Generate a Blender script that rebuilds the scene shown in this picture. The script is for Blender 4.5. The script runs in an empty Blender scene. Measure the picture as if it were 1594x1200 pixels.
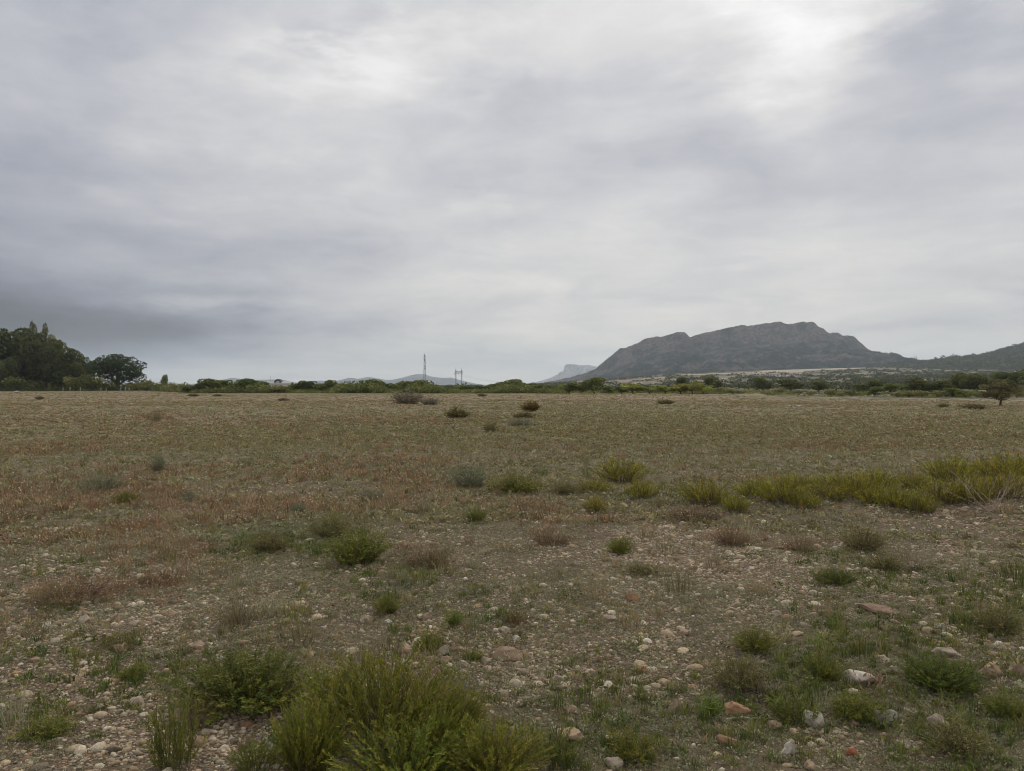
import bpy, math, random
import numpy as np

rng = np.random.default_rng(7)
random.seed(7)
F = 1227.0; CX = 797.0; CY = 600.0; EYE = 1.6
scene = bpy.context.scene
COL = scene.collection
W_COLR = None

# ------------------------------------------------------------------ helpers
def smooth(a, b, x):
    t = np.clip((x - a) / (b - a), 0, 1)
    return t * t * (3 - 2 * t)

def _hash(ix, iy, seed):
    h = (ix.astype(np.int64) * 374761393 + iy.astype(np.int64) * 668265263 + seed * 974711) & 0xffffffff
    h = ((h ^ (h >> 13)) * 1274126177) & 0xffffffff
    h = h ^ (h >> 16)
    return (h & 0xffff) / 65535.0

def vnoise(x, y, seed=0):
    x = np.asarray(x, float); y = np.asarray(y, float)
    ix = np.floor(x); iy = np.floor(y)
    fx = x - ix; fy = y - iy
    fx = fx * fx * (3 - 2 * fx); fy = fy * fy * (3 - 2 * fy)
    a = _hash(ix, iy, seed); b = _hash(ix + 1, iy, seed)
    c = _hash(ix, iy + 1, seed); d = _hash(ix + 1, iy + 1, seed)
    return ((a + (b - a) * fx) * (1 - fy) + (c + (d - c) * fx) * fy) * 2 - 1

def fbm(x, y, seed=0, o=4):
    s = 0; amp = 1; tot = 0
    for k in range(o):
        s = s + amp * vnoise(x * 2 ** k, y * 2 ** k, seed + k * 17); tot += amp; amp *= .5
    return s / tot

def uw(x, y):
    y = np.maximum(y, 0.05)
    return x / y, np.log(y)

# crest height of the valley side at right (metres), against bearing
_SU = (np.array([-800, 760, 850, 900, 960, 1050, 1150, 1250, 1370, 1594, 2400]) - CX) / F
_SZ = np.array([0, 0, 5, 9, 16, 25, 29.5, 32.5, 36, 33, 20])
_EU = (np.array([-900, 230, 300, 500, 900, 1050, 1180, 1300, 1594, 2400]) - CX) / F
_ED = np.array([240, 240, 165, 155, 150, 146, 118, 104, 92, 80])
def edge_d(u): return np.interp(u, _EU, _ED)

def H(x, y):
    x = np.asarray(x, float); y = np.asarray(y, float)
    d = np.hypot(x, y)
    z = 0.035 * fbm(x / 2.2, y / 2.2, 3, 3) + 0.012 * vnoise(x / .45, y / .45, 5) * (d < 60)
    z = z + 0.10 * fbm(x / 14, y / 14, 8, 2) * smooth(6, 30, d)
    # low bank under the bright bushes at right
    u, w = uw(x, y)
    z = z + 0.10 * np.exp(-((w - 2.42) / .16) ** 2) * smooth(.1, .3, u)
    t = np.clip((y - 250) / 1250, 0, 1) ** 1.6
    hv = np.interp(u, _SU, _SZ) * t * (1 - smooth(2600, 3400, y))
    hv = hv + np.where(y > 300, 1.6 * fbm(x / 160, y / 160, 21, 3) * smooth(300, 900, y), 0)
    z = z + np.where(y > 0, hv, 0)
    z = z - 0.9 * smooth(1.05, 1.6, d / edge_d(u)) * (1 - smooth(400, 900, d)) * (u < .25)
    return z

Z0 = float(H(0.0, 0.0)) + EYE

def gp(px, py, h=0.0):
    """ground point seen at a spot of the photo"""
    d = EYE * F / max(py - CY, 1.2)
    for _ in range(8):
        x = (px - CX) / F * d
        z = float(H(x, d)) + h
        d2 = (Z0 - z) * F / max(py - CY, 1.2)
        d = .5 * d + .5 * d2
    x = (px - CX) / F * d
    return x, d, float(H(x, d))

def gd(px, d):
    x = (px - CX) / F * d
    return x, d, float(H(x, d))

def tag(o, label=None, cat=None, group=None, kind=None):
    if label: o['label'] = label
    if cat: o['category'] = cat
    if group: o['group'] = group
    if kind: o['kind'] = kind
    return o

def mesh_np(name, V, T, C=None, smooth_shade=False):
    me = bpy.data.meshes.new(name)
    V = np.asarray(V, np.float32); T = np.asarray(T, np.int32)
    n = T.shape[1]
    me.vertices.add(len(V)); me.vertices.foreach_set('co', V.ravel())
    me.loops.add(len(T) * n); me.loops.foreach_set('vertex_index', T.ravel())
    me.polygons.add(len(T)); me.polygons.foreach_set('loop_start', np.arange(0, len(T) * n, n, dtype=np.int32))
    me.update(calc_edges=True)
    if C is not None:
        C = np.asarray(C, np.float32)
        if C.ndim == 1: C = np.tile(C, (len(V), 1))
        a = me.color_attributes.new('col', 'FLOAT_COLOR', 'POINT')
        c4 = np.ones((len(V), 4), np.float32); c4[:, :3] = C
        a.data.foreach_set('color', c4.ravel())
    if smooth_shade:
        me.polygons.foreach_set('use_smooth', np.ones(len(T), bool))
    return me

def add(name, me, m, parent=None):
    if m and not me.materials: me.materials.append(m)
    o = bpy.data.objects.new(name, me); COL.objects.link(o)
    if parent: o.parent = parent
    return o

def empty(name, loc, rz=0, sc=(1, 1, 1)):
    o = bpy.data.objects.new(name, None); COL.objects.link(o)
    o.empty_display_size = .1
    o.location = loc; o.rotation_euler = (0, 0, rz); o.scale = sc
    return o

class Geo:
    """collects triangles with a colour per vertex"""
    def __init__(s): s.V = []; s.T = []; s.C = []; s.n = 0
    def put(s, V, T, C):
        V = np.asarray(V, float); T = np.asarray(T, int)
        C = np.asarray(C, float)
        if C.ndim == 1: C = np.tile(C, (len(V), 1))
        s.V.append(V); s.T.append(T + s.n); s.C.append(C); s.n += len(V)
    def arrays(s): return np.concatenate(s.V), np.concatenate(s.T), np.concatenate(s.C)
    def mesh(s, name, sm=False): return mesh_np(name, *s.arrays(), smooth_shade=sm)

def inst(tpl, P, S, rz, C, tilt=None):
    """many copies of one template as one array: tpl = (V, T, C, mask)"""
    V, T, TC, M = tpl
    n = len(P); S = np.asarray(S, float)
    if S.ndim == 1: S = np.stack([S, S, S], 1)
    L = V[None] * S[:, None]
    if tilt is not None:
        ct, st = np.cos(tilt)[:, None], np.sin(tilt)[:, None]
        y = L[..., 1] * ct - L[..., 2] * st; z = L[..., 1] * st + L[..., 2] * ct
        L = np.stack([L[..., 0], y, z], -1)
    c, s = np.cos(rz)[:, None], np.sin(rz)[:, None]
    X = L[..., 0] * c - L[..., 1] * s; Y = L[..., 0] * s + L[..., 1] * c
    W = np.stack([X, Y, L[..., 2]], -1) + P[:, None]
    CC = TC[None] * np.where(M[None, :, None] > .5, 1.0, C[:, None])
    TT = T[None] + (np.arange(n) * len(V))[:, None, None]
    return W.reshape(-1, 3), TT.reshape(-1, 3), CC.reshape(-1, 3)

# ------------------------------------------------------------------ materials
def mat_base(name):
    m = bpy.data.materials.new(name); m.use_nodes = True
    nt = m.node_tree; nt.nodes.clear()
    return m, nt, nt.nodes, nt.links

def mat_leaf(name, rough=.75, trans=.22, vary=.25, nscale=9.0, gain=(1, 1, 1)):
    m, nt, N, L = mat_base(name)
    at = N.new('ShaderNodeAttribute'); at.attribute_name = 'col'
    tc = N.new('ShaderNodeTexCoord')
    nz = N.new('ShaderNodeTexNoise'); nz.inputs['Scale'].default_value = nscale; nz.inputs['Detail'].default_value = 2
    L.new(tc.outputs['Object'], nz.inputs['Vector'])
    oi = N.new('ShaderNodeObjectInfo')
    mr = N.new('ShaderNodeMapRange'); mr.inputs['To Min'].default_value = 1 - vary; mr.inputs['To Max'].default_value = 1 + vary
    L.new(nz.outputs['Fac'], mr.inputs['Value'])
    hs = N.new('ShaderNodeHueSaturation')
    mh = N.new('ShaderNodeMapRange'); mh.inputs['To Min'].default_value = .485; mh.inputs['To Max'].default_value = .515
    L.new(oi.outputs['Random'], mh.inputs['Value']); L.new(mh.outputs[0], hs.inputs['Hue'])
    gm = N.new('ShaderNodeMixRGB'); gm.blend_type = 'MULTIPLY'; gm.inputs[0].default_value = 1; gm.inputs[2].default_value = (*gain, 1)
    L.new(at.outputs['Color'], gm.inputs[1])
    L.new(gm.outputs[0], hs.inputs['Color']); L.new(mr.outputs[0], hs.inputs['Value'])
    b = N.new('ShaderNodeBsdfPrincipled'); b.inputs['Roughness'].default_value = rough
    b.inputs['Specular IOR Level'].default_value = .25
    L.new(hs.outputs[0], b.inputs['Base Color'])
    out = N.new('ShaderNodeOutputMaterial')
    if trans > 0:
        t = N.new('ShaderNodeBsdfTranslucent'); L.new(hs.outputs[0], t.inputs['Color'])
        mx = N.new('ShaderNodeMixShader'); mx.inputs[0].default_value = trans
        L.new(b.outputs[0], mx.inputs[1]); L.new(t.outputs[0], mx.inputs[2]); L.new(mx.outputs[0], out.inputs[0])
    else: L.new(b.outputs[0], out.inputs[0])
    return m

def mat_stone(name, nscale=22.0):
    m, nt, N, L = mat_base(name)
    at = N.new('ShaderNodeAttribute'); at.attribute_name = 'col'
    tc = N.new('ShaderNodeTexCoord')
    n1 = N.new('ShaderNodeTexNoise'); n1.inputs['Scale'].default_value = nscale; n1.inputs['Detail'].default_value = 6; n1.inputs['Roughness'].default_value = .65
    L.new(tc.outputs['Object'], n1.inputs['Vector'])
    n2 = N.new('ShaderNodeTexVoronoi'); n2.feature = 'DISTANCE_TO_EDGE'; n2.inputs['Scale'].default_value = nscale * .55
    L.new(tc.outputs['Object'], n2.inputs['Vector'])
    mr = N.new('ShaderNodeMapRange'); mr.inputs['From Min'].default_value = .3; mr.inputs['From Max'].default_value = .7
    mr.inputs['To Min'].default_value = .62; mr.inputs['To Max'].default_value = 1.25
    L.new(n1.outputs['Fac'], mr.inputs['Value'])
    hs = N.new('ShaderNodeHueSaturation'); L.new(at.outputs['Color'], hs.inputs['Color']); L.new(mr.outputs[0], hs.inputs['Value'])
    b = N.new('ShaderNodeBsdfPrincipled'); b.inputs['Roughness'].default_value = .92; b.inputs['Specular IOR Level'].default_value = .2
    L.new(hs.outputs[0], b.inputs['Base Color'])
    mm = N.new('ShaderNodeMath'); mm.operation = 'MULTIPLY'; mm.inputs[1].default_value = 1
    ad = N.new('ShaderNodeMath'); ad.operation = 'MINIMUM'; ad.inputs[1].default_value = .05
    L.new(n2.outputs['Distance'], ad.inputs[0])
    a2 = N.new('ShaderNodeMath'); a2.operation = 'MULTIPLY_ADD'; a2.inputs[1].default_value = 4.0
    L.new(ad.outputs[0], a2.inputs[0]); L.new(n1.outputs['Fac'], a2.inputs[2])
    bp = N.new('ShaderNodeBump'); bp.inputs['Strength'].default_value = .6; bp.inputs['Distance'].default_value = .012
    L.new(a2.outputs[0], bp.inputs['Height']); L.new(bp.outputs[0], b.inputs['Normal'])
    out = N.new('ShaderNodeOutputMaterial'); L.new(b.outputs[0], out.inputs[0])
    return m

def mat_plain(name, col, rough=.7, metal=0, var=.15, scale=3.0):
    m, nt, N, L = mat_base(name)
    tc = N.new('ShaderNodeTexCoord')
    n1 = N.new('ShaderNodeTexNoise'); n1.inputs['Scale'].default_value = scale; n1.inputs['Detail'].default_value = 5
    L.new(tc.outputs['Object'], n1.inputs['Vector'])
    mr = N.new('ShaderNodeMapRange'); mr.inputs['To Min'].default_value = 1 - var; mr.inputs['To Max'].default_value = 1 + var
    L.new(n1.outputs['Fac'], mr.inputs['Value'])
    hs = N.new('ShaderNodeHueSaturation'); hs.inputs['Color'].default_value = (*col, 1); L.new(mr.outputs[0], hs.inputs['Value'])
    b = N.new('ShaderNodeBsdfPrincipled'); b.inputs['Roughness'].default_value = rough; b.inputs['Metallic'].default_value = metal
    L.new(hs.outputs[0], b.inputs['Base Color'])
    out = N.new('ShaderNodeOutputMaterial'); L.new(b.outputs[0], out.inputs[0])
    return m

def mat_ground():
    m, nt, N, L = mat_base('stony_soil')
    at = N.new('ShaderNodeAttribute'); at.attribute_name = 'col'
    geo = N.new('ShaderNodeNewGeometry')
    def noise(s, d, r=.6):
        n = N.new('ShaderNodeTexNoise'); n.inputs['Scale'].default_value = s; n.inputs['Detail'].default_value = d; n.inputs['Roughness'].default_value = r
        L.new(geo.outputs['Position'], n.inputs['Vector']); return n
    def mapr(src, a, b, c, d):
        r = N.new('ShaderNodeMapRange'); r.inputs['From Min'].default_value = a; r.inputs['From Max'].default_value = b
        r.inputs['To Min'].default_value = c; r.inputs['To Max'].default_value = d; L.new(src, r.inputs['Value']); return r.outputs[0]
    def mix(f, a, b, t='MIX'):
        x = N.new('ShaderNodeMixRGB'); x.blend_type = t
        for i, s in enumerate((f, a, b)):
            if isinstance(s, (int, float)): x.inputs[i].default_value = s
            elif isinstance(s, tuple): x.inputs[i].default_value = (*s, 1)
            else: L.new(s, x.inputs[i])
        return x.outputs[0]
    n_big = noise(1.7, 5); n_fine = noise(38, 4, .7)
    # pebbles pressed in the soil, two sizes
    def pebbles(scale):
        v = N.new('ShaderNodeTexVoronoi'); v.inputs['Scale'].default_value = scale; v.inputs['Randomness'].default_value = 1
        L.new(geo.outputs['Position'], v.inputs['Vector'])
        sep = N.new('ShaderNodeSeparateColor'); L.new(v.outputs['Color'], sep.inputs[0])
        rnd = mapr(sep.outputs[0], .35, .4, 0, 1)
        inside = mapr(v.outputs['Distance'], .35, .5, 1, 0)
        mk = N.new('ShaderNodeMath'); mk.operation = 'MULTIPLY'; L.new(rnd, mk.inputs[0]); L.new(inside, mk.inputs[1])
        ramp = N.new('ShaderNodeValToRGB'); e = ramp.color_ramp.elements
        e[0].position = 0; e[0].color = (.20, .152, .11, 1); e[1].position = 1; e[1].color = (.42, .355, .27, 1)
        for p, c in ((.3, (.30, .21, .155)), (.55, (.27, .245, .215)), (.8, (.36, .27, .205))):
            k = e.new(p); k.color = (*c, 1)
        L.new(sep.outputs[1], ramp.inputs[0])
        return mk.outputs[0], ramp.outputs[0], v.outputs['Distance']
    m1, c1, d1 = pebbles(48); m2, c2, d2 = pebbles(21)
    base = mix(mapr(n_big.outputs['Fac'], .3, .7, 0, 1), (.78, .76, .74), (1.2, 1.2, 1.2))
    base = mix(1.0, at.outputs['Color'], base, 'MULTIPLY')
    base = mix(1.0, base, mix(mapr(n_fine.outputs['Fac'], .3, .7, 0, 1), (.6, .58, .56), (1.3, 1.3, 1.3)), 'MULTIPLY')
    # alpha-like density of pebbles comes with the second attribute
    at2 = N.new('ShaderNodeAttribute'); at2.attribute_name = 'peb'
    def mul(a, b):
        x = N.new('ShaderNodeMath'); x.operation = 'MULTIPLY'; L.new(a, x.inputs[0])
        if isinstance(b, float): x.inputs[1].default_value = b
        else: L.new(b, x.inputs[1])
        return x.outputs[0]
    p1 = mul(m1, at2.outputs['Fac']); p2 = mul(m2, at2.outputs['Fac'])
    c = mix(mul(p1, .75), base, c1); c = mix(mul(p2, .7), c, c2)
    b = N.new('ShaderNodeBsdfPrincipled'); b.inputs['Roughness'].default_value = .95; b.inputs['Specular IOR Level'].default_value = .15
    L.new(c, b.inputs['Base Color'])
    h = N.new('ShaderNodeMath'); h.operation = 'MULTIPLY_ADD'; h.inputs[1].default_value = .6
    L.new(p1, h.inputs[0]); L.new(p2, h.inputs[2])
    h2 = N.new('ShaderNodeMath'); h2.operation = 'MULTIPLY_ADD'; h2.inputs[1].default_value = .8
    L.new(n_fine.outputs['Fac'], h2.inputs[0]); L.new(h.outputs[0], h2.inputs[2])
    bp = N.new('ShaderNodeBump'); bp.inputs['Strength'].default_value = .9; bp.inputs['Distance'].default_value = .035
    L.new(h2.outputs[0], bp.inputs['Height']); L.new(bp.outputs[0], b.inputs['Normal'])
    out = N.new('ShaderNodeOutputMaterial'); L.new(b.outputs[0], out.inputs[0])
    return m

def mat_mountain(name, veg, rock, s, rockmix=.5, cliff=(.80, .93)):
    m, nt, N, L = mat_base(name)
    geo = N.new('ShaderNodeNewGeometry')
    at = N.new('ShaderNodeAttribute'); at.attribute_name = 'col'   # r = rockiness, with relief shading painted in as rock colour
    mp = N.new('ShaderNodeMapping'); mp.inputs['Scale'].default_value = (1, 1, .8)
    L.new(geo.outputs['Position'], mp.inputs['Vector'])
    n1 = N.new('ShaderNodeTexNoise'); n1.inputs['Scale'].default_value = s; n1.inputs['Detail'].default_value = 8; n1.inputs['Roughness'].default_value = .7
    n2 = N.new('ShaderNodeTexNoise'); n2.inputs['Scale'].default_value = s * 7; n2.inputs['Detail'].default_value = 4; n2.inputs['Roughness'].default_value = .7
    L.new(mp.outputs[0], n1.inputs['Vector']); L.new(mp.outputs[0], n2.inputs['Vector'])
    sx = N.new('ShaderNodeSeparateXYZ'); L.new(geo.outputs['Normal'], sx.inputs[0])
    st = N.new('ShaderNodeMapRange'); st.inputs['From Min'].default_value = cliff[1]; st.inputs['From Max'].default_value = cliff[0]
    L.new(sx.outputs['Z'], st.inputs['Value'])
    a = N.new('ShaderNodeMath'); a.operation = 'MULTIPLY_ADD'; a.inputs[1].default_value = rockmix
    L.new(st.outputs[0], a.inputs[0]); L.new(at.outputs['Fac'], a.inputs[2])
    n1r = N.new('ShaderNodeMapRange'); n1r.inputs['From Min'].default_value = .40; n1r.inputs['From Max'].default_value = .60
    n1r.inputs['To Min'].default_value = -.7; n1r.inputs['To Max'].default_value = .7; L.new(n1.outputs['Fac'], n1r.inputs['Value'])
    a2 = N.new('ShaderNodeMath'); a2.operation = 'ADD'; a2.use_clamp = True; L.new(a.outputs[0], a2.inputs[0]); L.new(n1r.outputs[0], a2.inputs[1])
    mx = N.new('ShaderNodeMixRGB'); mx.inputs[1].default_value = (*veg, 1); mx.inputs[2].default_value = (*rock, 1)
    L.new(a2.outputs[0], mx.inputs[0])
    mr = N.new('ShaderNodeMapRange'); mr.inputs['From Min'].default_value = .35; mr.inputs['From Max'].default_value = .65
    mr.inputs['To Min'].default_value = .4; mr.inputs['To Max'].default_value = 1.6; L.new(n2.outputs['Fac'], mr.inputs['Value'])
    hs = N.new('ShaderNodeHueSaturation'); L.new(mx.outputs[0], hs.inputs['Color']); L.new(mr.outputs[0], hs.inputs['Value'])
    b = N.new('ShaderNodeBsdfDiffuse'); L.new(hs.outputs[0], b.inputs['Color'])
    bp = N.new('ShaderNodeBump'); bp.inputs['Strength'].default_value = .8; bp.inputs['Distance'].default_value = .35 / s * .1
    L.new(n2.outputs['Fac'], bp.inputs['Height']); L.new(bp.outputs[0], b.inputs['Normal'])
    out = N.new('ShaderNodeOutputMaterial'); L.new(b.outputs[0], out.inputs[0])
    return m

M_LEAF = mat_leaf('leaf', gain=(2.5, 2.15, 1.0)); M_HERB = mat_leaf('herb', trans=.15, vary=.3, nscale=3, gain=(2.32, 2.14, 1.78))
M_WOOD = mat_leaf('bark', rough=.9, trans=0, vary=.3, nscale=12, gain=(1.2, 1.12, 1.0))
M_FAR = mat_leaf('crown_leaf', trans=.36, vary=.3, nscale=.9, gain=(3.3, 3.1, 2.2))
M_STONE = mat_stone('limestone'); M_GRAV = mat_stone('gravel_stone', 60)
M_GROUND = mat_ground()
M_STEEL = mat_plain('galvanised_steel', (.32, .32, .31), .6, .3)
M_DKSTEEL = mat_plain('weathered_steel', (.10, .075, .065), .7, .2)
M_WHITE = mat_plain('whitewash', (.72, .70, .66), .85)
M_ROOF = mat_plain('grey_sheet_roof', (.50, .49, .46), .8)
M_DARK = mat_plain('dark_cladding', (.05, .05, .055), .7)
M_POST = mat_plain('pale_plastic', (.36, .31, .25), .7)

# ------------------------------------------------------------------ camera, sun, sky
cam = bpy.data.cameras.new('camera'); co = bpy.data.objects.new('camera', cam); COL.objects.link(co)
cam.sensor_width = 36; cam.lens = 36 * F / 1594; cam.clip_start = .05; cam.clip_end = 60000
co.location = (0, 0, Z0); co.rotation_euler = (math.radians(90), 0, 0)
scene.camera = co

SUN_AZ, SUN_EL = math.radians(20), math.radians(42)
sl = bpy.data.lights.new('sun', 'SUN'); so = bpy.data.objects.new('sun', sl); COL.objects.link(so)
sl.energy = 1.1; sl.angle = math.radians(13); sl.color = (1, .92, .80)
so.rotation_euler = (math.radians(90) - SUN_EL, 0, math.pi - SUN_AZ)

world = bpy.data.worlds.new('World'); scene.world = world; world.use_nodes = True
def build_world():
    nt = world.node_tree; nt.nodes.clear(); N = nt.nodes; L = nt.links
    def put(n, i, v):
        if isinstance(v, (int, float)): n.inputs[i].default_value = v
        else: L.new(v, n.inputs[i])
    def M(op, a, b=0, c=0, clamp=False):
        n = N.new('ShaderNodeMath'); n.operation = op; n.use_clamp = clamp
        put(n, 0, a); put(n, 1, b); put(n, 2, c); return n.outputs[0]
    tc = N.new('ShaderNodeTexCoord')
    sep = N.new('ShaderNodeSeparateXYZ'); L.new(tc.outputs['Generated'], sep.inputs[0])
    x, y, z = sep.outputs
    az = M('ARCTAN2', x, y); el = M('ARCSINE', z)
    def vec(a, b, c):
        n = N.new('ShaderNodeCombineXYZ'); put(n, 0, a); put(n, 1, b); put(n, 2, c); return n.outputs[0]
    def noise(v, s, d, r=.5):
        n = N.new('ShaderNodeTexNoise'); n.inputs['Scale'].default_value = s; n.inputs['Detail'].default_value = d; n.inputs['Roughness'].default_value = r
        L.new(v, n.inputs['Vector']); return M('SUBTRACT', n.outputs['Fac'], .5)
    el_s = M('MULTIPLY', el, 3.2)
    P0 = vec(az, el_s, 0)
    w1 = noise(P0, 3.0, 6, .6); w2 = noise(vec(M('ADD', az, 9.3), el_s, 4.0), 3.6, 6, .6)
    azw = M('MULTIPLY_ADD', w1, .55, az); elw = M('MULTIPLY_ADD', w2, M('MULTIPLY_ADD', M('MAXIMUM', el, 0), .55, .03), el)
    zz = M('ADD', M('MAXIMUM', z, 0), .16)
    Pp = vec(M('DIVIDE', x, zz), M('DIVIDE', y, zz), 0)
    nW = noise(Pp, 1.6, 3, .5)
    Pq = vec(M('MULTIPLY_ADD', nW, .9, M('DIVIDE', x, zz)), M('MULTIPLY_ADD', nW, -.7, M('DIVIDE', y, zz)), 0)
    nA = noise(Pq, 1.1, 6, .55); nB = noise(Pq, 3.6, 7, .62)
    nC = noise(vec(M('MULTIPLY', az, 3.0), M('MULTIPLY', el, 26.0), 2.0), 1.0, 4, .55)
    v = M('MULTIPLY_ADD', nA, .20, BASE_SKY)
    v = M('MULTIPLY_ADD', nB, .09, v)
    nL = noise(vec(M('MULTIPLY_ADD', w2, .5, M('MULTIPLY', az, 2.6)), M('MULTIPLY_ADD', w1, .5, M('MULTIPLY', el, 4.6)), 7.0), 1.3, 7, .58)
    v = M('MULTIPLY_ADD', M('MULTIPLY', nL, M('SUBTRACT', 1.0, M('EXPONENT', M('MULTIPLY', M('MAXIMUM', el, 0), -7.0)))), .25, v)
    lowf = M('MULTIPLY', nC, M('EXPONENT', M('MULTIPLY', el, -4.0)))
    v = M('MULTIPLY_ADD', lowf, .12, v)
    for (px, py, sx, sy, amp) in BLOBS:
        a0 = math.atan((px - CX) / F); e0 = math.atan((CY - py) / F * math.cos(a0))
        da = M('MULTIPLY', M('SUBTRACT', azw, a0), F / sx); de = M('MULTIPLY', M('SUBTRACT', elw, e0), F / sy)
        r2 = M('ADD', M('MULTIPLY', da, da), M('MULTIPLY', de, de))
        v = M('MULTIPLY_ADD', M('EXPONENT', M('MULTIPLY', r2, -1.0)), amp / 255.0, v)
    lin = M('POWER', M('MAXIMUM', v, .05), 2.3)
    # bluish where the cloud is thick, neutral where it is thin
    tf = N.new('ShaderNodeMapRange'); tf.inputs['From Min'].default_value = .50; tf.inputs['From Max'].default_value = .76
    L.new(v, tf.inputs['Value'])
    tint = N.new('ShaderNodeMixRGB'); tint.inputs[1].default_value = (.905, .965, 1.22, 1); tint.inputs[2].default_value = (1.0, .995, 1.0, 1)
    L.new(tf.outputs[0], tint.inputs[0])
    warm = N.new('ShaderNodeMixRGB'); warm.blend_type = 'MULTIPLY'; warm.inputs[2].default_value = (1.0, .965, .86, 1)
    L.new(M('EXPONENT', M('MULTIPLY', M('MAXIMUM', el, 0), -7.0)), warm.inputs[0]); L.new(tint.outputs[0], warm.inputs[1])
    boost = M('MULTIPLY_ADD', M('EXPONENT', M('MULTIPLY', M('MAXIMUM', el, 0), -1 / HB_W)), HB_A, 1.0)
    lum = M('MULTIPLY', M('MULTIPLY', lin, boost), 10.0)
    vm = N.new('ShaderNodeVectorMath'); vm.operation = 'SCALE'; L.new(warm.outputs[0], vm.inputs[0]); L.new(lum, vm.inputs['Scale'])
    sky = N.new('ShaderNodeTexSky'); sky.sky_type = 'NISHITA'; sky.sun_disc = False
    sky.sun_elevation = SUN_EL; sky.sun_rotation = SUN_AZ; sky.dust_density = 3
    mx = N.new('ShaderNodeMixRGB'); mx.inputs[0].default_value = .97
    L.new(sky.outputs[0], mx.inputs[1]); L.new(vm.outputs[0], mx.inputs[2])
    bg = N.new('ShaderNodeBackground'); bg.inputs['Strength'].default_value = .1
    L.new(mx.outputs[0], bg.inputs['Color'])
    out = N.new('ShaderNodeOutputWorld'); L.new(bg.outputs[0], out.inputs[0])
BASE_SKY = .715; HB_A = .36; HB_W = .06
BLOBS = [
 (1255, 70, 165, 90, 33), (1180, 30, 90, 60, 8), (560, 85, 170, 70, 30), (430, 205, 130, 35, 14), (300, 95, 90, 45, 8),
 (720, 45, 120, 60, 8), (1050, 430, 450, 60, 8), (1000, 530, 480, 45, 6), (720, 300, 60, 25, 12), (900, 360, 120, 25, 6),
 (850, 150, 100, 35, -10), (1000, 245, 230, 38, -13), (1380, 270, 260, 70, -9), (1530, 70, 110, 90, -20), (60, 40, 200, 60, -6),
 (540, 22, 90, 28, -20), (90, 240, 260, 80, -16), (220, 385, 330, 45, -22), (60, 500, 260, 60, -34), (230, 530, 230, 28, -26),
 (40, 515, 390, 52, -54), (150, 455, 300, 30, -12), (330, 480, 190, 12, 20), (330, 580, 330, 10, 12), (700, 520, 180, 25, 6), (1380, 508, 90, 8, -12), (960, 548, 110, 8, -10),
 (-500, 500, 350, 250, -30)]
build_world()

# ------------------------------------------------------------------ what grows where
def blob(u, w, px, py, sx, sy):
    """soft patch on the ground in bearing / log distance"""
    d0 = EYE * F / (py - CY); u0 = (px - CX) / F
    su = sx / F; sw = sy / (py - CY)
    return np.exp(-((u - u0) / su) ** 2 - ((w - math.log(d0)) / sw) ** 2)
RED = [(60, 830, 150, 40), (260, 860, 110, 30), (100, 925, 90, 20), (630, 745, 90, 20), (440, 790, 200, 18), (860, 830, 60, 22), (1080, 802, 50, 16),
       (1140, 838, 40, 12), (1260, 842, 50, 14), (1330, 692, 160, 12), (650, 870, 60, 22), (160, 655, 220, 9), (700, 655, 160, 9), (150, 770, 160, 18), (850, 790, 60, 12), (30, 700, 200, 12)]
GREEN = [(150, 1000, 60, 14), (60, 1120, 50, 30), (1330, 1060, 160, 50), (1470, 1130, 140, 60), (1200, 1130, 90, 50), (950, 1180, 120, 40), (1330, 910, 110, 20), (1550, 930, 80, 50),
         (1300, 870, 60, 18), (1000, 770, 120, 16), (420, 850, 90, 22), (820, 760, 90, 14), (1400, 1000, 100, 30), (960, 1090, 120, 40), (250, 1060, 60, 30), (660, 1000, 60, 18), (1530, 1190, 100, 40)]
OLIVE = [(1200, 655, 420, 18), (1450, 670, 260, 22), (700, 690, 400, 16), (1000, 665, 200, 14), (950, 640, 120, 10), (560, 830, 120, 30)]
BARE = [(1150, 890, 200, 60), (1050, 850, 150, 30), (450, 930, 160, 30), (760, 985, 130, 50), (330, 1160, 70, 50), (1300, 1160, 90, 30), (1480, 800, 110, 14), (1020, 760, 60, 10), (380, 805, 80, 10),
        (1500, 850, 120, 30), (1520, 920, 60, 22), (760, 700, 160, 10), (200, 1130, 80, 50), (1040, 1010, 150, 60), (870, 1050, 110, 50), (1440, 1170, 60, 20), (30, 980, 90, 50), (90, 1060, 120, 40), (220, 960, 140, 30)]
def weights(x, y):
    u, w = uw(x, y)
    n1 = fbm(x / 1.3, y / 1.3, 31, 3); n2 = fbm(x / 1.1, y / 1.1, 47, 3); n3 = fbm(x / .8, y / .8, 59, 3); n4 = fbm(x / 1.7, y / 1.7, 71, 3)
    b1 = fbm(x / 9, y / 9, 81, 2); b2 = fbm(x / 8, y / 8, 91, 2)
    r = .20 + sum(blob(u, w, *b) for b in RED) + .95 * n1 + .55 * b1
    g = .12 + .85 * sum(blob(u, w, *b) for b in GREEN) + .80 * n2
    o = .22 + sum(blob(u, w, *b) for b in OLIVE) + .75 * n3 + .55 * b2
    b = .20 + sum(blob(u, w, *q) for q in BARE) + .75 * n4
    gr = .38 + .95 * fbm(x / 1.2, y / 1.2, 101, 3)
    return tuple(np.clip(q, 0, 1.3) for q in (r, g, o, b, gr))

C_SOIL = np.array([.222, .168, .108]); C_RED = np.array([.215, .150, .102]); C_GREEN = np.array([.150, .140, .065])
C_OLIVE = np.array([.200, .180, .105]); C_GREY = np.array([.205, .198, .140])

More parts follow.
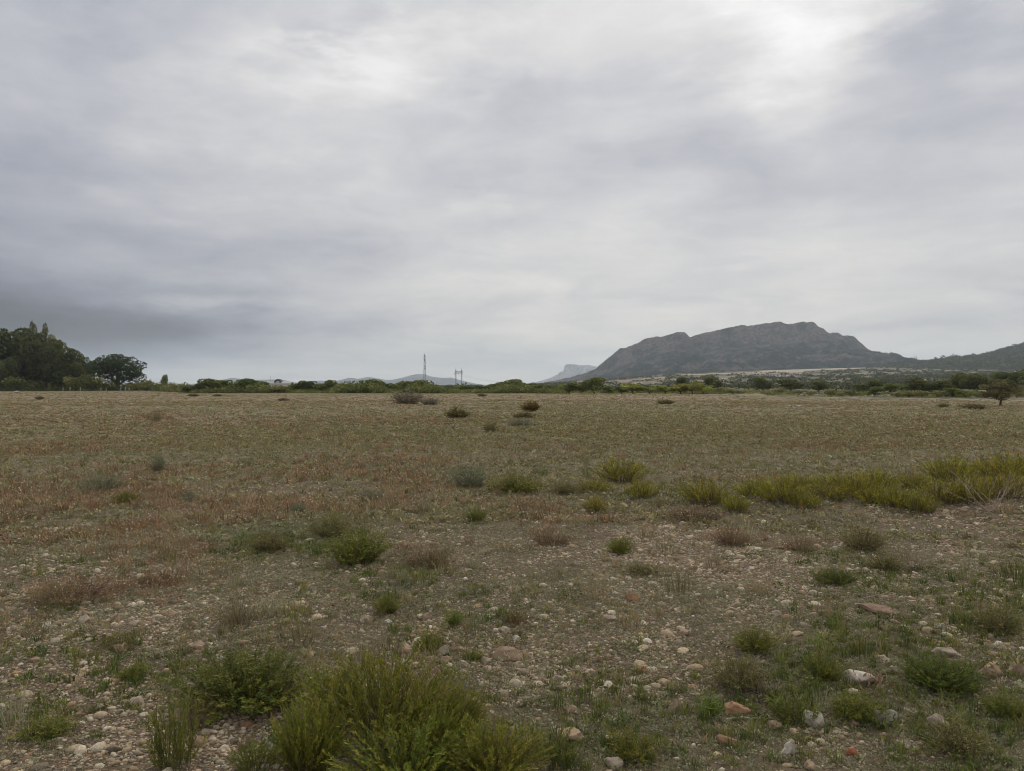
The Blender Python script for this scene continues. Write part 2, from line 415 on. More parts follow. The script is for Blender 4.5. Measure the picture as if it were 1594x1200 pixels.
def field_colour(x, y):
    r, g, o, b, gr = weights(x, y)
    d = np.hypot(x, y)
    far = smooth(8, 30, d)[:, None]
    wts = np.stack([.55 + 1.2 * b * (1 - .6 * far[:, 0]), r * .55, g * .35, o * (.35 + .5 * far[:, 0]), gr * .45], 1)
    cols = np.stack([C_SOIL, C_RED, C_GREEN, C_OLIVE, C_GREY])
    c = (wts[:, :, None] * cols[None]).sum(1) / wts.sum(1)[:, None]
    # ground colour darker near the camera for contrast with stones, brighter farther off
    c = c * (.80 + .52 * smooth(5, 26, d)[:, None])
    # beyond the field
    u, w = uw(x, y)
    e = edge_d(u)
    k = smooth(.97, 1.03, d / e)
    pale = np.array([.30, .26, .17])
    scrub = np.array([.115, .115, .062])
    p = fbm(u * 38, w * 16, 131, 3); q = fbm(u * 110, w * 46, 133, 3)
    fc = scrub[None] * (1 + .35 * q[:, None])
    pm = smooth(.12, .35, p + .25 * q)[:, None]
    fc = fc * (1 - pm) + np.array([.24, .205, .145])[None] * pm
    # pale ploughed fields on the rise before the mountain
    for (p0, p1, d0, d1, sl, cc) in FIELDS:
        u0, u1 = (p0 - CX) / F, (p1 - CX) / F
        s = (u - u0) / (u1 - u0)
        dd = y - sl * (s - .5) + 18 * q
        mk = smooth(-.04, .02, s) * (1 - smooth(.97, 1.04, s)) * smooth(d0 - 6, d0 + 6, dd) * (1 - smooth(d1 - 6, d1 + 6, dd))
        fc = fc * (1 - mk[:, None]) + np.array(cc)[None] * mk[:, None] * (1 + .12 * q[:, None])
    strip = ((d / e > .985) & (d / e < 1.13) & (y > 0))[:, None] * smooth(-.15, .15, q)[:, None] * np.array([smooth(-.05, .05, u)]).T
    fc = fc * (1 - strip) + pale[None] * strip
    k = k[:, None]
    return c * (1 - k) + fc * k
PALE = (.45, .385, .30); PINK = (.30, .235, .185)
FIELDS = [(1062, 1262, 1270, 1360, 60, PALE), (1185, 1345, 1395, 1500, 40, PALE), (1130, 1260, 1130, 1240, -60, PINK), (1225, 1290, 1245, 1290, 0, PALE),
          (935, 1035, 950, 1120, 70, PINK), (1000, 1035, 1120, 1160, 0, PALE), (1190, 1240, 905, 960, 0, (.40, .36, .31)), (1120, 1150, 880, 940, 0, PALE),
          (1435, 1590, 640, 720, 0, (.26, .23, .15)), (1330, 1420, 1340, 1400, 30, (.24, .21, .16)), (955, 1000, 700, 760, 0, PALE), (1260, 1300, 330, 380, 0, PALE),
          (1310, 1400, 300, 360, 0, (.34, .30, .2)), (1340, 1500, 128, 170, 0, (.30, .25, .17)), (1150, 1330, 130, 190, 0, (.29, .25, .17))]

def make_ground():
    fine = np.linspace(-.80, .80, 760)
    ang = np.concatenate([np.linspace(-math.pi, -.82, 70), fine, np.linspace(.82, math.pi, 70)[:-1]])
    r = np.concatenate([[.25, .5, .8, 1.1, 1.4, 1.7, 2.0], 2.25 * 1.0105 ** np.arange(0, 803)])
    r = r[r < 9800]; r = np.append(r, 9800)
    A, R = np.meshgrid(ang, r)
    X = (R * np.sin(A)).ravel(); Y = (R * np.cos(A)).ravel()
    Z = H(X, Y)
    nA, nR = len(ang), len(r)
    V = np.stack([X, Y, Z], 1)
    idx = np.arange(nA * nR).reshape(nR, nA)
    a = idx[:-1]; b = idx[1:]; a2 = np.roll(a, -1, 1); b2 = np.roll(b, -1, 1)
    Q = np.stack([a.ravel(), a2.ravel(), b2.ravel(), b.ravel()], 1)
    # centre fan closed with degenerate-free quads: a tiny ring collapsed into one vertex would fold, so cap with triangles as quads
    V = np.vstack([V, [[0, 0, float(H(0., 0.))]]])
    c = len(V) - 1
    T1 = np.stack([Q[:, 0], Q[:, 1], Q[:, 2]], 1); T2 = np.stack([Q[:, 0], Q[:, 2], Q[:, 3]], 1)
    cap = np.stack([idx[0], np.full(nA, c), np.roll(idx[0], -1)], 1)
    T = np.vstack([T1, T2, cap])[:, ::-1]
    C = field_colour(V[:, 0], V[:, 1])
    me = mesh_np('ground', V, T, C, True)
    r_, g_, o_, b_, gr_ = weights(V[:, 0], V[:, 1])
    d = np.hypot(V[:, 0], V[:, 1])
    peb = np.clip(.35 + .7 * b_ - .3 * g_, 0, 1) * (1 - .75 * smooth(15, 50, d)) * (1 - smooth(90, 120, d))
    at = me.attributes.new('peb', 'FLOAT', 'POINT'); at.data.foreach_set('value', peb.astype(np.float32))
    tag(add('ground', me, M_GROUND), 'stony field of pale soil and low herbs reaching the distance', 'ground', kind='structure')
make_ground()

# ------------------------------------------------------------------ mountains
def ridge(name, prof, D, df, db, nu, nv, mat, label, power=1.25, cliff=.62, gully=.11, rough=.034, z0=-6.0, seed=5, ledge=False):
    P = np.array(prof, float)
    U = np.linspace((P[0, 0] - CX) / F, (P[-1, 0] - CX) / F, nu)
    zr = np.interp(U, (P[:, 0] - CX) / F, (CY - P[:, 1]) / F) * D + Z0
    V = np.concatenate([np.linspace(-1, 0, nv), np.linspace(0, 1, nv // 3)[1:]])
    UU, VV = np.meshgrid(U, V)
    t = 1 - np.abs(VV)
    brk = .84
    f = np.where(t < brk, cliff * (t / brk) ** power, cliff + (1 - cliff) * smooth(brk, brk + .10, t) * .93 + (1 - cliff) * .07 * (t - brk) / (1 - brk))
    f = np.where(VV > 0, t, f)
    hh = np.maximum(zr[None] - z0, 1)
    X = UU * D; Y = D + np.where(VV < 0, VV * df, VV * db)
    hm = hh.max()
    g = 1 - np.abs(fbm(X / (hm * .9), Y / (hm * 2.4), seed, 5)) * 2
    env = np.sin(np.clip(t, 0, 1) * math.pi) ** .8
    Z = z0 + hh * f + gully * hh * g * env
    Z = Z + rough * hm * fbm(X / (hm * .08), Y / (hm * .08), seed + 3, 5) * smooth(0, .2, t) * (.55 + .6 * env)
    # ragged spurs shift the break of the cliff
    Y = Y + .10 * df * fbm(X / (hm * .5), X * 0 + 3.1, seed + 9, 4) * env
    rk = np.clip(smooth(.72, .9, t) * (1 - smooth(.0, .02, VV)) * .55 + .12 * g - .05, 0, 1)
    if ledge:  # colour only: light rock bands stand in for weak relief shading
        bn = fbm(X / (hm * .8), X * 0 + 7, seed + 31, 3)
        rk = rk + .75 * np.exp(-((t - .42 - .08 * bn) / .035) ** 2) * smooth(.0, .35, fbm(X / (hm * .5), X * 0 + 2, seed + 37, 3)) * (VV < 0)
        rk = rk + .5 * np.exp(-((t - .62 - .05 * bn) / .03) ** 2) * smooth(.0, .3, fbm(X / (hm * .35), X * 0 + 5, seed + 41, 3)) * (VV < 0)
        rk = rk + .45 * smooth(.15, .5, fbm(X / (hm * .12), Y / (hm * 1.5), seed + 43, 3)) * smooth(.6, .85, t)
    n = X.shape
    idx = np.arange(X.size).reshape(n)
    a = idx[:-1, :-1].ravel(); b = idx[:-1, 1:].ravel(); c = idx[1:, 1:].ravel(); d = idx[1:, :-1].ravel()
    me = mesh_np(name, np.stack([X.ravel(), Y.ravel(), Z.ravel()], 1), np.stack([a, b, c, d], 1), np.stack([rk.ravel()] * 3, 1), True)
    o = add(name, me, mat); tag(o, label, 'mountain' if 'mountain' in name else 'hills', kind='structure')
    return o

MAIN = [(800, 601), (845, 597), (870, 592), (900, 585), (920, 578), (935, 571), (945, 560), (955, 552), (962, 545), (975, 542), (990, 537), (1000, 530), (1012, 528), (1025, 527), (1040, 522),
        (1050, 519), (1060, 518.5), (1064, 523), (1069, 527.5), (1078, 523), (1090, 520), (1105, 518.5), (1120, 514), (1135, 511), (1145, 509), (1155, 510), (1175, 506.5), (1190, 505), (1205, 505), (1215, 507.5),
        (1225, 508), (1235, 506), (1247, 506), (1256, 507.5), (1265, 514), (1272, 519), (1280, 523), (1290, 523), (1300, 526.5), (1305, 524), (1315, 525), (1325, 534), (1333, 541), (1345, 549), (1353, 555.5), (1360, 555.5),
        (1368, 559), (1380, 564), (1400, 567), (1440, 572), (1520, 585)]
ridge('mountain', MAIN, 2850, 1050, 900, 620, 150, mat_mountain('mountain_slope', (.014, .024, .016), (.118, .090, .078), .014, .30, (.62, .82)),
      'long rocky mountain with cliffs along its crest at right', gully=.15, rough=.038, ledge=True)
HILLS = [(-200, 598), (120, 600), (200, 598), (240, 596), (262, 594.5), (275, 597), (295, 600.5), (320, 597), (345, 592), (365, 588.5), (385, 591), (400, 591.5), (425, 591), (440, 591), (455, 595), (475, 596), (500, 592.5), (520, 594),
         (535, 591), (547, 588), (558, 590), (575, 587), (590, 589.5), (605, 592), (620, 590), (635, 586), (650, 582.5), (663, 583), (672, 586.5), (690, 588.5), (703, 588), (718, 592), (740, 597), (760, 599.5), (800, 597.5), (850, 596.5), (900, 597)]
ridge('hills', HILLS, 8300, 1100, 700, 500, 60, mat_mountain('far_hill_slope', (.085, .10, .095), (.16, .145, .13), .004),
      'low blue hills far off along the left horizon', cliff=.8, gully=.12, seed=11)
PEAK = [(780, 600), (800, 598), (830, 596), (852, 590), (860, 586.5), (868, 582.5), (872, 578.5), (877, 578), (879, 568.5), (882, 567), (895, 567.3), (905, 569), (915, 568), (928, 571), (945, 575), (990, 585), (1050, 597)]
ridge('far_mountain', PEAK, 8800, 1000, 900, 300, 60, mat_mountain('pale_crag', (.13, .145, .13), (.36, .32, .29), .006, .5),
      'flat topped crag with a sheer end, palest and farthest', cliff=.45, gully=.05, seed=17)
RDG = [(1330, 579), (1360, 571), (1380, 566.5), (1400, 565), (1420, 564.5), (1440, 562.5), (1460, 560), (1480, 557.5), (1495, 556), (1510, 556), (1530, 553), (1545, 549), (1560, 545), (1575, 540), (1594, 535), (1640, 523), (1700, 512), (1800, 500), (1950, 505)]
RIDGE_O = ridge('wooded_hillside', RDG, 1900, 900, 600, 260, 90, mat_mountain('wooded_slope', (.035, .042, .024), (.10, .085, .06), .02, .3),
      'dark wooded hillside climbing to the right edge', cliff=.93, power=1.1, gully=.03, rough=.02, seed=23, z0=10)

# ------------------------------------------------------------------ templates for plants and stones
def T_tuft(n, h, spread, w, lean=.6, seg=2, seed=0, tipc=1.0):
    r = np.random.default_rng(seed); V = []; T = []; C = []
    for i in range(n):
        a = r.uniform(0, 6.283); rad = spread * .35 * math.sqrt(r.uniform()); b = np.array([math.cos(a) * rad, math.sin(a) * rad, -.02 * h])
        a2 = a + r.normal() * .6; l = h * r.uniform(.5, 1); out = lean * r.uniform(.1, 1) * l
        s = np.array([-math.sin(a2), math.cos(a2), 0]) * w * r.uniform(.6, 1.2) * .5
        c = r.uniform(.7, 1.3) * np.array([1, 1, 1]) * np.array([r.uniform(.9, 1.15), 1, r.uniform(.85, 1.1)])
        k = len(V)
        mid = b + np.array([math.cos(a2) * out * .3, math.sin(a2) * out * .3, l * .55])
        tip = b + np.array([math.cos(a2) * out, math.sin(a2) * out, l])
        if seg == 2:
            V += [b - s, b + s, mid - s * .8, mid + s * .8, tip]; T += [(k, k + 1, k + 3), (k, k + 3, k + 2), (k + 2, k + 3, k + 4)]
            C += [c, c, c, c, c * tipc]
        else:
            V += [b - s, b + s, tip]; T += [(k, k + 1, k + 2)]; C += [c, c, c * tipc]
    V = np.array(V); return V, np.array(T), np.array(C), np.zeros(len(V))

def T_leafy(n, h, rad, ll, lw, seed=0, up=.35):
    """low cushion of small leaves"""
    r = np.random.default_rng(seed); V = []; T = []; C = []
    for i in range(n):
        a = r.uniform(0, 6.283); q = math.sqrt(r.uniform()); hz = h * (1 - q * q * .8) * r.uniform(.15, 1)
        p = np.array([math.cos(a) * q * rad, math.sin(a) * q * rad, hz])
        d = np.array([math.cos(a) + r.normal() * .7, math.sin(a) + r.normal() * .7, up + r.uniform(0, 1)]); d /= np.linalg.norm(d)
        s = np.cross(d, r.normal(size=3)); s /= np.linalg.norm(s) + 1e-6
        l = ll * r.uniform(.6, 1.3); ww = lw * r.uniform(.7, 1.3) * .5
        c = np.array([1, 1, 1]) * r.uniform(.7, 1.3); k = len(V)
        V += [p, p + d * l * .5 + s * ww, p + d * l, p + d * l * .5 - s * ww]; T += [(k, k + 1, k + 2), (k, k + 2, k + 3)]; C += [c] * 4
    V = np.array(V); return V, np.array(T), np.array(C), np.zeros(len(V))

def T_flower(n, h, spread, w, head, nh, hc, seed=0):
    V, T, C, M = T_tuft(n, h, spread, w, .7, 1, seed)
    r = np.random.default_rng(seed + 99); V = list(V); T = list(T); C = list(C); M = list(M)
    tips = [V[i * 3 + 2] for i in range(n)]
    for i in range(nh):
        p = tips[r.integers(n)] + r.normal(size=3) * .02; s = head * r.uniform(.7, 1.2); k = len(V)
        for o in ((s, 0, 0), (-.5 * s, .87 * s, 0), (-.5 * s, -.87 * s, 0), (0, 0, s), (0, 0, -s)): V.append(p + np.array(o)); C.append(np.array(hc)); M.append(1)
        for t in ((0, 1, 3), (1, 2, 3), (2, 0, 3), (1, 0, 4), (2, 1, 4), (0, 2, 4)): T.append(tuple(k + q for q in t))
    return np.array(V), np.array(T), np.array(C), np.array(M)

def ico(sub):
    p = (1 + 5 ** .5) / 2
    V = [(-1, p, 0), (1, p, 0), (-1, -p, 0), (1, -p, 0), (0, -1, p), (0, 1, p), (0, -1, -p), (0, 1, -p), (p, 0, -1), (p, 0, 1), (-p, 0, -1), (-p, 0, 1)]
    T = [(0, 11, 5), (0, 5, 1), (0, 1, 7), (0, 7, 10), (0, 10, 11), (1, 5, 9), (5, 11, 4), (11, 10, 2), (10, 7, 6), (7, 1, 8), (3, 9, 4), (3, 4, 2), (3, 2, 6), (3, 6, 8), (3, 8, 9), (4, 9, 5), (2, 4, 11), (6, 2, 10), (8, 6, 7), (9, 8, 1)]
    V = [np.array(v) / np.linalg.norm(v) for v in V]
    for _ in range(sub):
        mc = {}; T2 = []
        def mid(a, b):
            k = (min(a, b), max(a, b))
            if k not in mc:
                v = V[a] + V[b]; V.append(v / np.linalg.norm(v)); mc[k] = len(V) - 1
            return mc[k]
        for a, b, c in T:
            ab, bc, ca = mid(a, b), mid(b, c), mid(c, a)
            T2 += [(a, ab, ca), (b, bc, ab), (c, ca, bc), (ab, bc, ca)]
        T = T2
    return np.array(V), np.array(T)

def T_rock(sub, seed, flat=.62, cuts=7, lump=.12):
    """angular stone: a ball cut by random planes, then roughened"""
    r = np.random.default_rng(seed); V, T = ico(sub)
    for _ in range(cuts):
        n = r.normal(size=3); n /= np.linalg.norm(n); d = r.uniform(.5, .88)
        s = V @ n; V = V - n[None] * np.maximum(s - d, 0)[:, None] * .98
    ph = r.uniform(0, 9, 3)
    k = 1 + lump * .6 * np.sin(V[:, 0] * 3.1 + ph[0]) * np.cos(V[:, 1] * 3.7 + ph[1]) + lump * .4 * np.sin(V[:, 2] * 6 + V[:, 0] * 5 + ph[2])
    if sub >= 2: k = k + lump * .35 * vnoise(V[:, 0] * 4 + V[:, 2] * 3 + seed, V[:, 1] * 4 + V[:, 2] * 2, seed)
    V = V * k[:, None]; V[:, 2] *= flat
    return V, T, np.ones((len(V), 3)) * r.uniform(.97, 1.03, (len(V), 1)), np.zeros(len(V))

HALF = .74
def sample(n, r0, r1, power=0.0):
    """points in front of the camera; density per area falls as r^-power"""
    q = rng.uniform(size=n); k = 2 - power
    if abs(k) < 1e-6: r = r0 * (r1 / r0) ** q
    else: r = (r0 ** k + q * (r1 ** k - r0 ** k)) ** (1 / k)
    a = rng.uniform(-HALF, HALF, n)
    return r * np.sin(a), r * np.cos(a)

def scatter(name, parts, mat, label, cat):
    Vs = []; Ts = []; Cs = []; n = 0
    for V, T, C in parts:
        Vs.append(V); Ts.append(T + n); Cs.append(C); n += len(V)
    me = mesh_np(name, np.concatenate(Vs), np.concatenate(Ts), np.concatenate(Cs))
    return tag(add(name, me, mat), label, cat, kind='stuff')

def spread(tpls, x, y, size, colf, jitter=.25, sink=0.0, tilt=.0, aniso=.0, hs=None):
    out = []; k = rng.integers(0, len(tpls), len(x))
    for i, t in enumerate(tpls):
        m = k == i
        if not m.any(): continue
        xx, yy, s = x[m], y[m], size[m]
        P = np.stack([xx, yy, H(xx, yy) - sink * s], 1)
        S = np.stack([s * rng.uniform(1 - aniso, 1 + aniso, len(s)), s, s * (hs[m] if hs is not None else rng.uniform(1 - aniso, 1 + aniso, len(s)))], 1)
        c = colf(len(s)) if callable(colf) else colf[m]
        c = c * rng.uniform(1 - jitter, 1 + jitter, (len(s), 1))
        out.append(inst(t, P, S, rng.uniform(0, 6.283, len(s)), c, rng.normal(size=len(s)) * tilt if tilt else None))
    return out

def pick(cols, probs):
    cols = np.array(cols); probs = np.array(probs) / sum(probs)
    return lambda n: cols[rng.choice(len(cols), n, p=probs)]
STONE_C = pick([(.48, .38, .25), (.40, .30, .185), (.31, .215, .13), (.54, .46, .33), (.26, .21, .145), (.37, .225, .13), (.66, .58, .45)], [5, 4, 3, 3.5, 3.5, .6, 1.0])

def gravel():
    parts = []
    rk0 = [T_rock(0, s, .6, 5, .1) for s in range(12)]; rk1 = [T_rock(1, s + 20, .62, 7, .12) for s in range(8)]
    def cls(n, r0, r1, pw, smin, smax, tp, gamma=2.0, thr=.25):
        x, y = sample(n, r0, r1, pw); r, g, o, b, gr = weights(x, y)
        clu = .35 + .95 * smooth(-.35, .45, fbm(x / .42, y / .42, 171, 3))
        keep = rng.uniform(size=n) < np.clip((.40 + .95 * b - .35 * g - .15 * r * (np.hypot(x, y) > 8)) * clu, .04, 1)
        x, y = x[keep], y[keep]; s = smin + (smax - smin) * rng.uniform(size=len(x)) ** gamma
        parts.extend(spread(tp, x, y, s, STONE_C, .28, .05, .35, .35))
    cls(170000, 2.6, 9, .8, .005, .014, rk0)
    cls(60000, 2.6, 20, .9, .010, .026, rk0)
    cls(10000, 2.6, 12, .6, .015, .046, rk1, 4.0)
    cls(42000, 7, 42, 1.0, .012, .036, rk0, 2.4)
    cls(1300, 9, 90, 1.0, .035, .075, rk0, 3)
    scatter('gravel', parts, M_GRAV, 'small loose limestone gravel strewn over the field', 'gravel')
gravel()

GREYC = pick([(.142, .150, .108), (.124, .132, .094), (.166, .172, .13), (.120, .124, .078)], [3, 3, 2, 2])
GREENC = pick([(.055, .075, .018), (.072, .09, .024), (.042, .062, .018), (.095, .10, .03)], [3, 3, 2, 1.5])
OLIVEC = pick([(.115, .108, .060), (.14, .125, .075), (.10, .098, .055), (.155, .135, .09)], [3, 3, 2, 2])
REDC = pick([(.135, .085, .062), (.16, .10, .072), (.125, .09, .06), (.155, .12, .08)], [3, 2.5, 3, 2])
STRAW = pick([(.165, .14, .09), (.14, .12, .08), (.12, .10, .07)], [2, 3, 3])

def herbs():
    leafy = [T_leafy(18, .9, 1.0, .62, .24, s) for s in range(8)]
    leafy_far = [T_leafy(12, .9, 1.0, .9, .35, s + 40) for s in range(5)]
    parts = []
    def cls(n, r0, r1, pw, smin, smax, tp, wf, colf, hs=(.6, 1.2), thr=0.0):
        x, y = sample(n, r0, r1, pw); wv = weights(x, y); p = np.clip(wf(*wv) - thr, 0, 1)
        keep = (rng.uniform(size=n) < p) & (np.hypot(x, y) < edge_d(x / y) * 1.02); x, y = x[keep], y[keep]
        s = smin + (smax - smin) * rng.uniform(size=len(x)) ** 1.5
        return spread(tp, x, y, s, colf, .25, 0, .1, .2, rng.uniform(*hs, len(x)))
    # woolly grey cushions
    parts += cls(105000, 2.6, 9.5, .9, .009, .026, leafy, lambda r, g, o, b, gr: .25 + .9 * gr - .25 * b, GREYC)
    parts += cls(80000, 8.5, 28, .9, .014, .040, leafy_far, lambda r, g, o, b, gr: .32 + .8 * gr - .2 * b, GREYC)
    parts += cls(30000, 14, 60, .9, .035, .095, leafy_far, lambda r, g, o, b, gr: -.05 + .95 * gr, GREYC, (.4, .9))
    scatter('grey_ground_cover', parts, M_HERB, 'grey green woolly ground cover creeping between the stones', 'ground cover')
    parts = []
    tuf = [T_tuft(22, 1.0, 1.1, .06, .8, 2, s, 1.15) for s in range(5)]
    tuf2 = [T_tuft(11, 1.0, 1.1, .14, .8, 1, s + 60, 1.15) for s in range(5)]
    parts += cls(9000, 2.6, 9, .8, .03, .085, tuf, lambda r, g, o, b, gr: -.1 + 1.0 * g, GREENC, (.5, 1.1))
    parts += cls(9000, 2.6, 9, .8, .012, .035, leafy, lambda r, g, o, b, gr: -.05 + 1.1 * g, GREENC, (.7, 1.5))
    parts += cls(9000, 8, 26, .9, .05, .11, tuf2, lambda r, g, o, b, gr: -.15 + 1.0 * g, GREENC, (.6, 1.2))
    parts += cls(8000, 2.6, 12, .8, .03, .08, tuf, lambda r, g, o, b, gr: -.1 + .8 * o, OLIVEC, (.5, 1.1))
    scatter('grass', parts, M_HERB, 'short green grass and leafy herbs in uneven patches', 'grass')
    parts = []
    parts += cls(16000, 9, 34, .9, .05, .13, tuf2, lambda r, g, o, b, gr: .05 + .8 * o, OLIVEC, (.5, 1.1))
    parts += cls(34000, 9, 42, 1.0, .035, .095, leafy_far, lambda r, g, o, b, gr: .35 + .35 * o - .2 * b, OLIVEC, (.4, .9))
    parts += cls(16000, 9, 42, 1.0, .035, .10, tuf2, lambda r, g, o, b, gr: .35 + .4 * r - .2 * b, STRAW, (.4, .9))
    parts += cls(60000, 22, 85, .8, .05, .14, leafy_far, lambda r, g, o, b, gr: .25 + .6 * o, OLIVEC, (.35, .8))
    parts += cls(16000, 28, 80, .8, .06, .16, leafy_far, lambda r, g, o, b, gr: .05 + .8 * gr, GREYC, (.35, .8))
    parts += cls(52000, 70, 245, .4, .09, .24, leafy_far, lambda r, g, o, b, gr: .35 + .5 * o, OLIVEC, (.3, .65))
    parts += cls(16000, 70, 245, .4, .09, .24, leafy_far, lambda r, g, o, b, gr: .1 + .8 * r, REDC, (.3, .6))
    parts += cls(20000, 26, 220, .8, .07, .20, leafy_far, lambda r, g, o, b, gr: .5 + 0 * o, STRAW, (.3, .7))
    scatter('dry_herbs', parts, M_HERB, 'olive and straw coloured herbs covering the middle and far field', 'herbs')
    parts = []
    yel = (.44, .43, .42)
    fl = [T_flower(26, 1.0, 1.3, .035, .030, 7, yel, s) for s in range(4)]
    fl2 = [T_flower(12, 1.0, 1.3, .10, .045, 4, yel, s + 10) for s in range(4)]
    nof = [T_tuft(12, 1.0, 1.3, .10, .8, 1, s + 90) for s in range(4)]
    parts += cls(9000, 4.5, 13, .6, .08, .17, fl, lambda r, g, o, b, gr: -.45 + 1.15 * r, REDC, (.6, 1.0))
    parts += cls(11000, 9, 30, .8, .10, .20, fl2, lambda r, g, o, b, gr: -.30 + .95 * r, REDC, (.5, 1.0))
    parts += cls(13000, 9, 34, .8, .10, .20, nof, lambda r, g, o, b, gr: -.22 + .95 * r, REDC, (.5, .95))
    parts += cls(22000, 30, 100, .8, .08, .18, leafy_far, lambda r, g, o, b, gr: -.1 + .9 * r, REDC, (.35, .7))
    parts += cls(3500, 8, 45, .9, .08, .16, fl2, lambda r, g, o, b, gr: .15 + .6 * o, OLIVEC, (.6, 1.0))
    scatter('flowering_herbs', parts, M_HERB, 'reddish brown herbs dotted with small pale yellow flower heads', 'herbs')
    # ragged tufts of mixed kinds between the bushes
    parts = []
    big = [T_tuft(60, 1.0, 1.5, .022, 1.0, 2, s + 300, 1.1) for s in range(8)]
    bigl = [T_leafy(70, .8, .8, .22, .08, s + 330, 1.0) for s in range(6)]
    for colf, wf in ((OLIVEC, lambda r, g, o, b, gr: .15 + .5 * o), (GREENC, lambda r, g, o, b, gr: .08 + .7 * g), (REDC, lambda r, g, o, b, gr: -.05 + .7 * r), (GREYC, lambda r, g, o, b, gr: .1 + .4 * gr), (STRAW, lambda r, g, o, b, gr: .05 + 0 * r)):
        parts += cls(1500, 4, 34, .9, .05, .20, big, wf, colf, (.5, 1.3))
        parts += cls(1200, 4, 34, .9, .05, .17, bigl, wf, colf, (.4, 1.1))
    scatter('ragged_tufts', parts, M_HERB, 'ragged tufts of mixed herbs filling the field between the bushes', 'herbs')
    # thin dry litter
    parts = []
    lit = [T_tuft(5, 1.0, 1.0, .03, 2.6, 2, s + 200) for s in range(5)]
    parts += cls(14000, 2.6, 11, .9, .02, .06, lit, lambda r, g, o, b, gr: .6 + 0 * r, STRAW, (.15, .5))
    scatter('plant_litter', parts, M_HERB, 'dry straws and bits of stem lying between the stones', 'litter')
herbs()

# ------------------------------------------------------------------ single bushes
def tube(g, pts, rad, col, sides=5):
    pts = np.asarray(pts, float); n = len(pts); V = []
    for i in range(n):
        d = pts[min(i + 1, n - 1)] - pts[max(i - 1, 0)]; d = d / (np.linalg.norm(d) + 1e-9)
        a = np.cross(d, (0, 0, 1) if abs(d[2]) < .9 else (1, 0, 0)); a /= np.linalg.norm(a); b = np.cross(d, a)
        for k in range(sides):
            t = 6.2832 * k / sides; V.append(pts[i] + (a * math.cos(t) + b * math.sin(t)) * rad[i])
    T = []
    for i in range(n - 1):
        for k in range(sides):
            p, q = i * sides + k, i * sides + (k + 1) % sides
            T += [(p, q, q + sides), (p, q + sides, p + sides)]
    V.append(pts[-1]); e = len(V) - 1
    for k in range(sides): T.append(((n - 1) * sides + k, (n - 1) * sides + (k + 1) % sides, e))
    g.put(V, T, col)

def bush_meshes(name, seed, n_st, n_lf, ll, lw, lean, base, leafc, stemc, st_r=.004, top=.0, cur=.35, bare=.2, pale=0.0, align=0):
    """unit bush: radius about 0.5, height 1"""
    r = np.random.default_rng(seed); gs = Geo(); V = []; T = []; C = []
    leafc = np.array(leafc); stemc = np.array(stemc)
    for i in range(n_st):
        a = r.uniform(0, 6.283); q = math.sqrt(r.uniform()); b = np.array([math.cos(a) * q * base, math.sin(a) * q * base, -.03])
        a2 = a + r.normal() * .5; out = lean * q * r.uniform(.6, 1.15); hgt = (1 - .45 * q * q) * r.uniform(.55, 1.05)
        k = np.linspace(0, 1, 5)
        wob = r.normal(size=(5, 3)) * .018; wob[0] = 0
        pts = b[None] + np.stack([math.cos(a2) * out * (k ** (1 + cur)), math.sin(a2) * out * (k ** (1 + cur)), hgt * k ** (1 - .15 * cur)], 1) + wob
        sc = stemc * r.uniform(.7, 1.3)
        if r.uniform() < pale: sc = np.array([.34, .30, .23]) * r.uniform(.8, 1.1)
        if st_r > 0: tube(gs, pts, st_r * np.array([1, .85, .7, .5, .25]), sc, 3)
        lc = leafc[r.integers(len(leafc))] * r.uniform(.75, 1.25)
        m = max(1, int(n_lf * r.uniform(.5, 1.2)))
        ts = bare + (1 - bare) * r.uniform(size=m) ** .8
        for t in ts:
            f = t * 4; i0 = min(int(f), 3); p = pts[i0] * (1 - (f - i0)) + pts[i0 + 1] * (f - i0)
            d = pts[i0 + 1] - pts[i0]; d /= np.linalg.norm(d); o = r.normal(size=3); o -= d * (o @ d); o /= np.linalg.norm(o)
            d = d * (r.uniform(.4, 1.1) + align) + o * .8; d /= np.linalg.norm(d); s = np.cross(d, o + r.normal(size=3) * .5); s /= np.linalg.norm(s)
            l = ll * r.uniform(.6, 1.3); w = lw * .5 * r.uniform(.7, 1.3); c = lc * r.uniform(.8, 1.2)
            n0 = len(V); V += [p, p + d * l * .5 + s * w, p + d * l, p + d * l * .5 - s * w]; T += [(n0, n0 + 1, n0 + 2), (n0, n0 + 2, n0 + 3)]; C += [c] * 4
    fo = mesh_np(name + '_foliage', V, T, C); fo.materials.append(M_LEAF)
    st = None
    if st_r > 0: st = gs.mesh(name + '_stems'); st.materials.append(M_WOOD)
    return fo, st

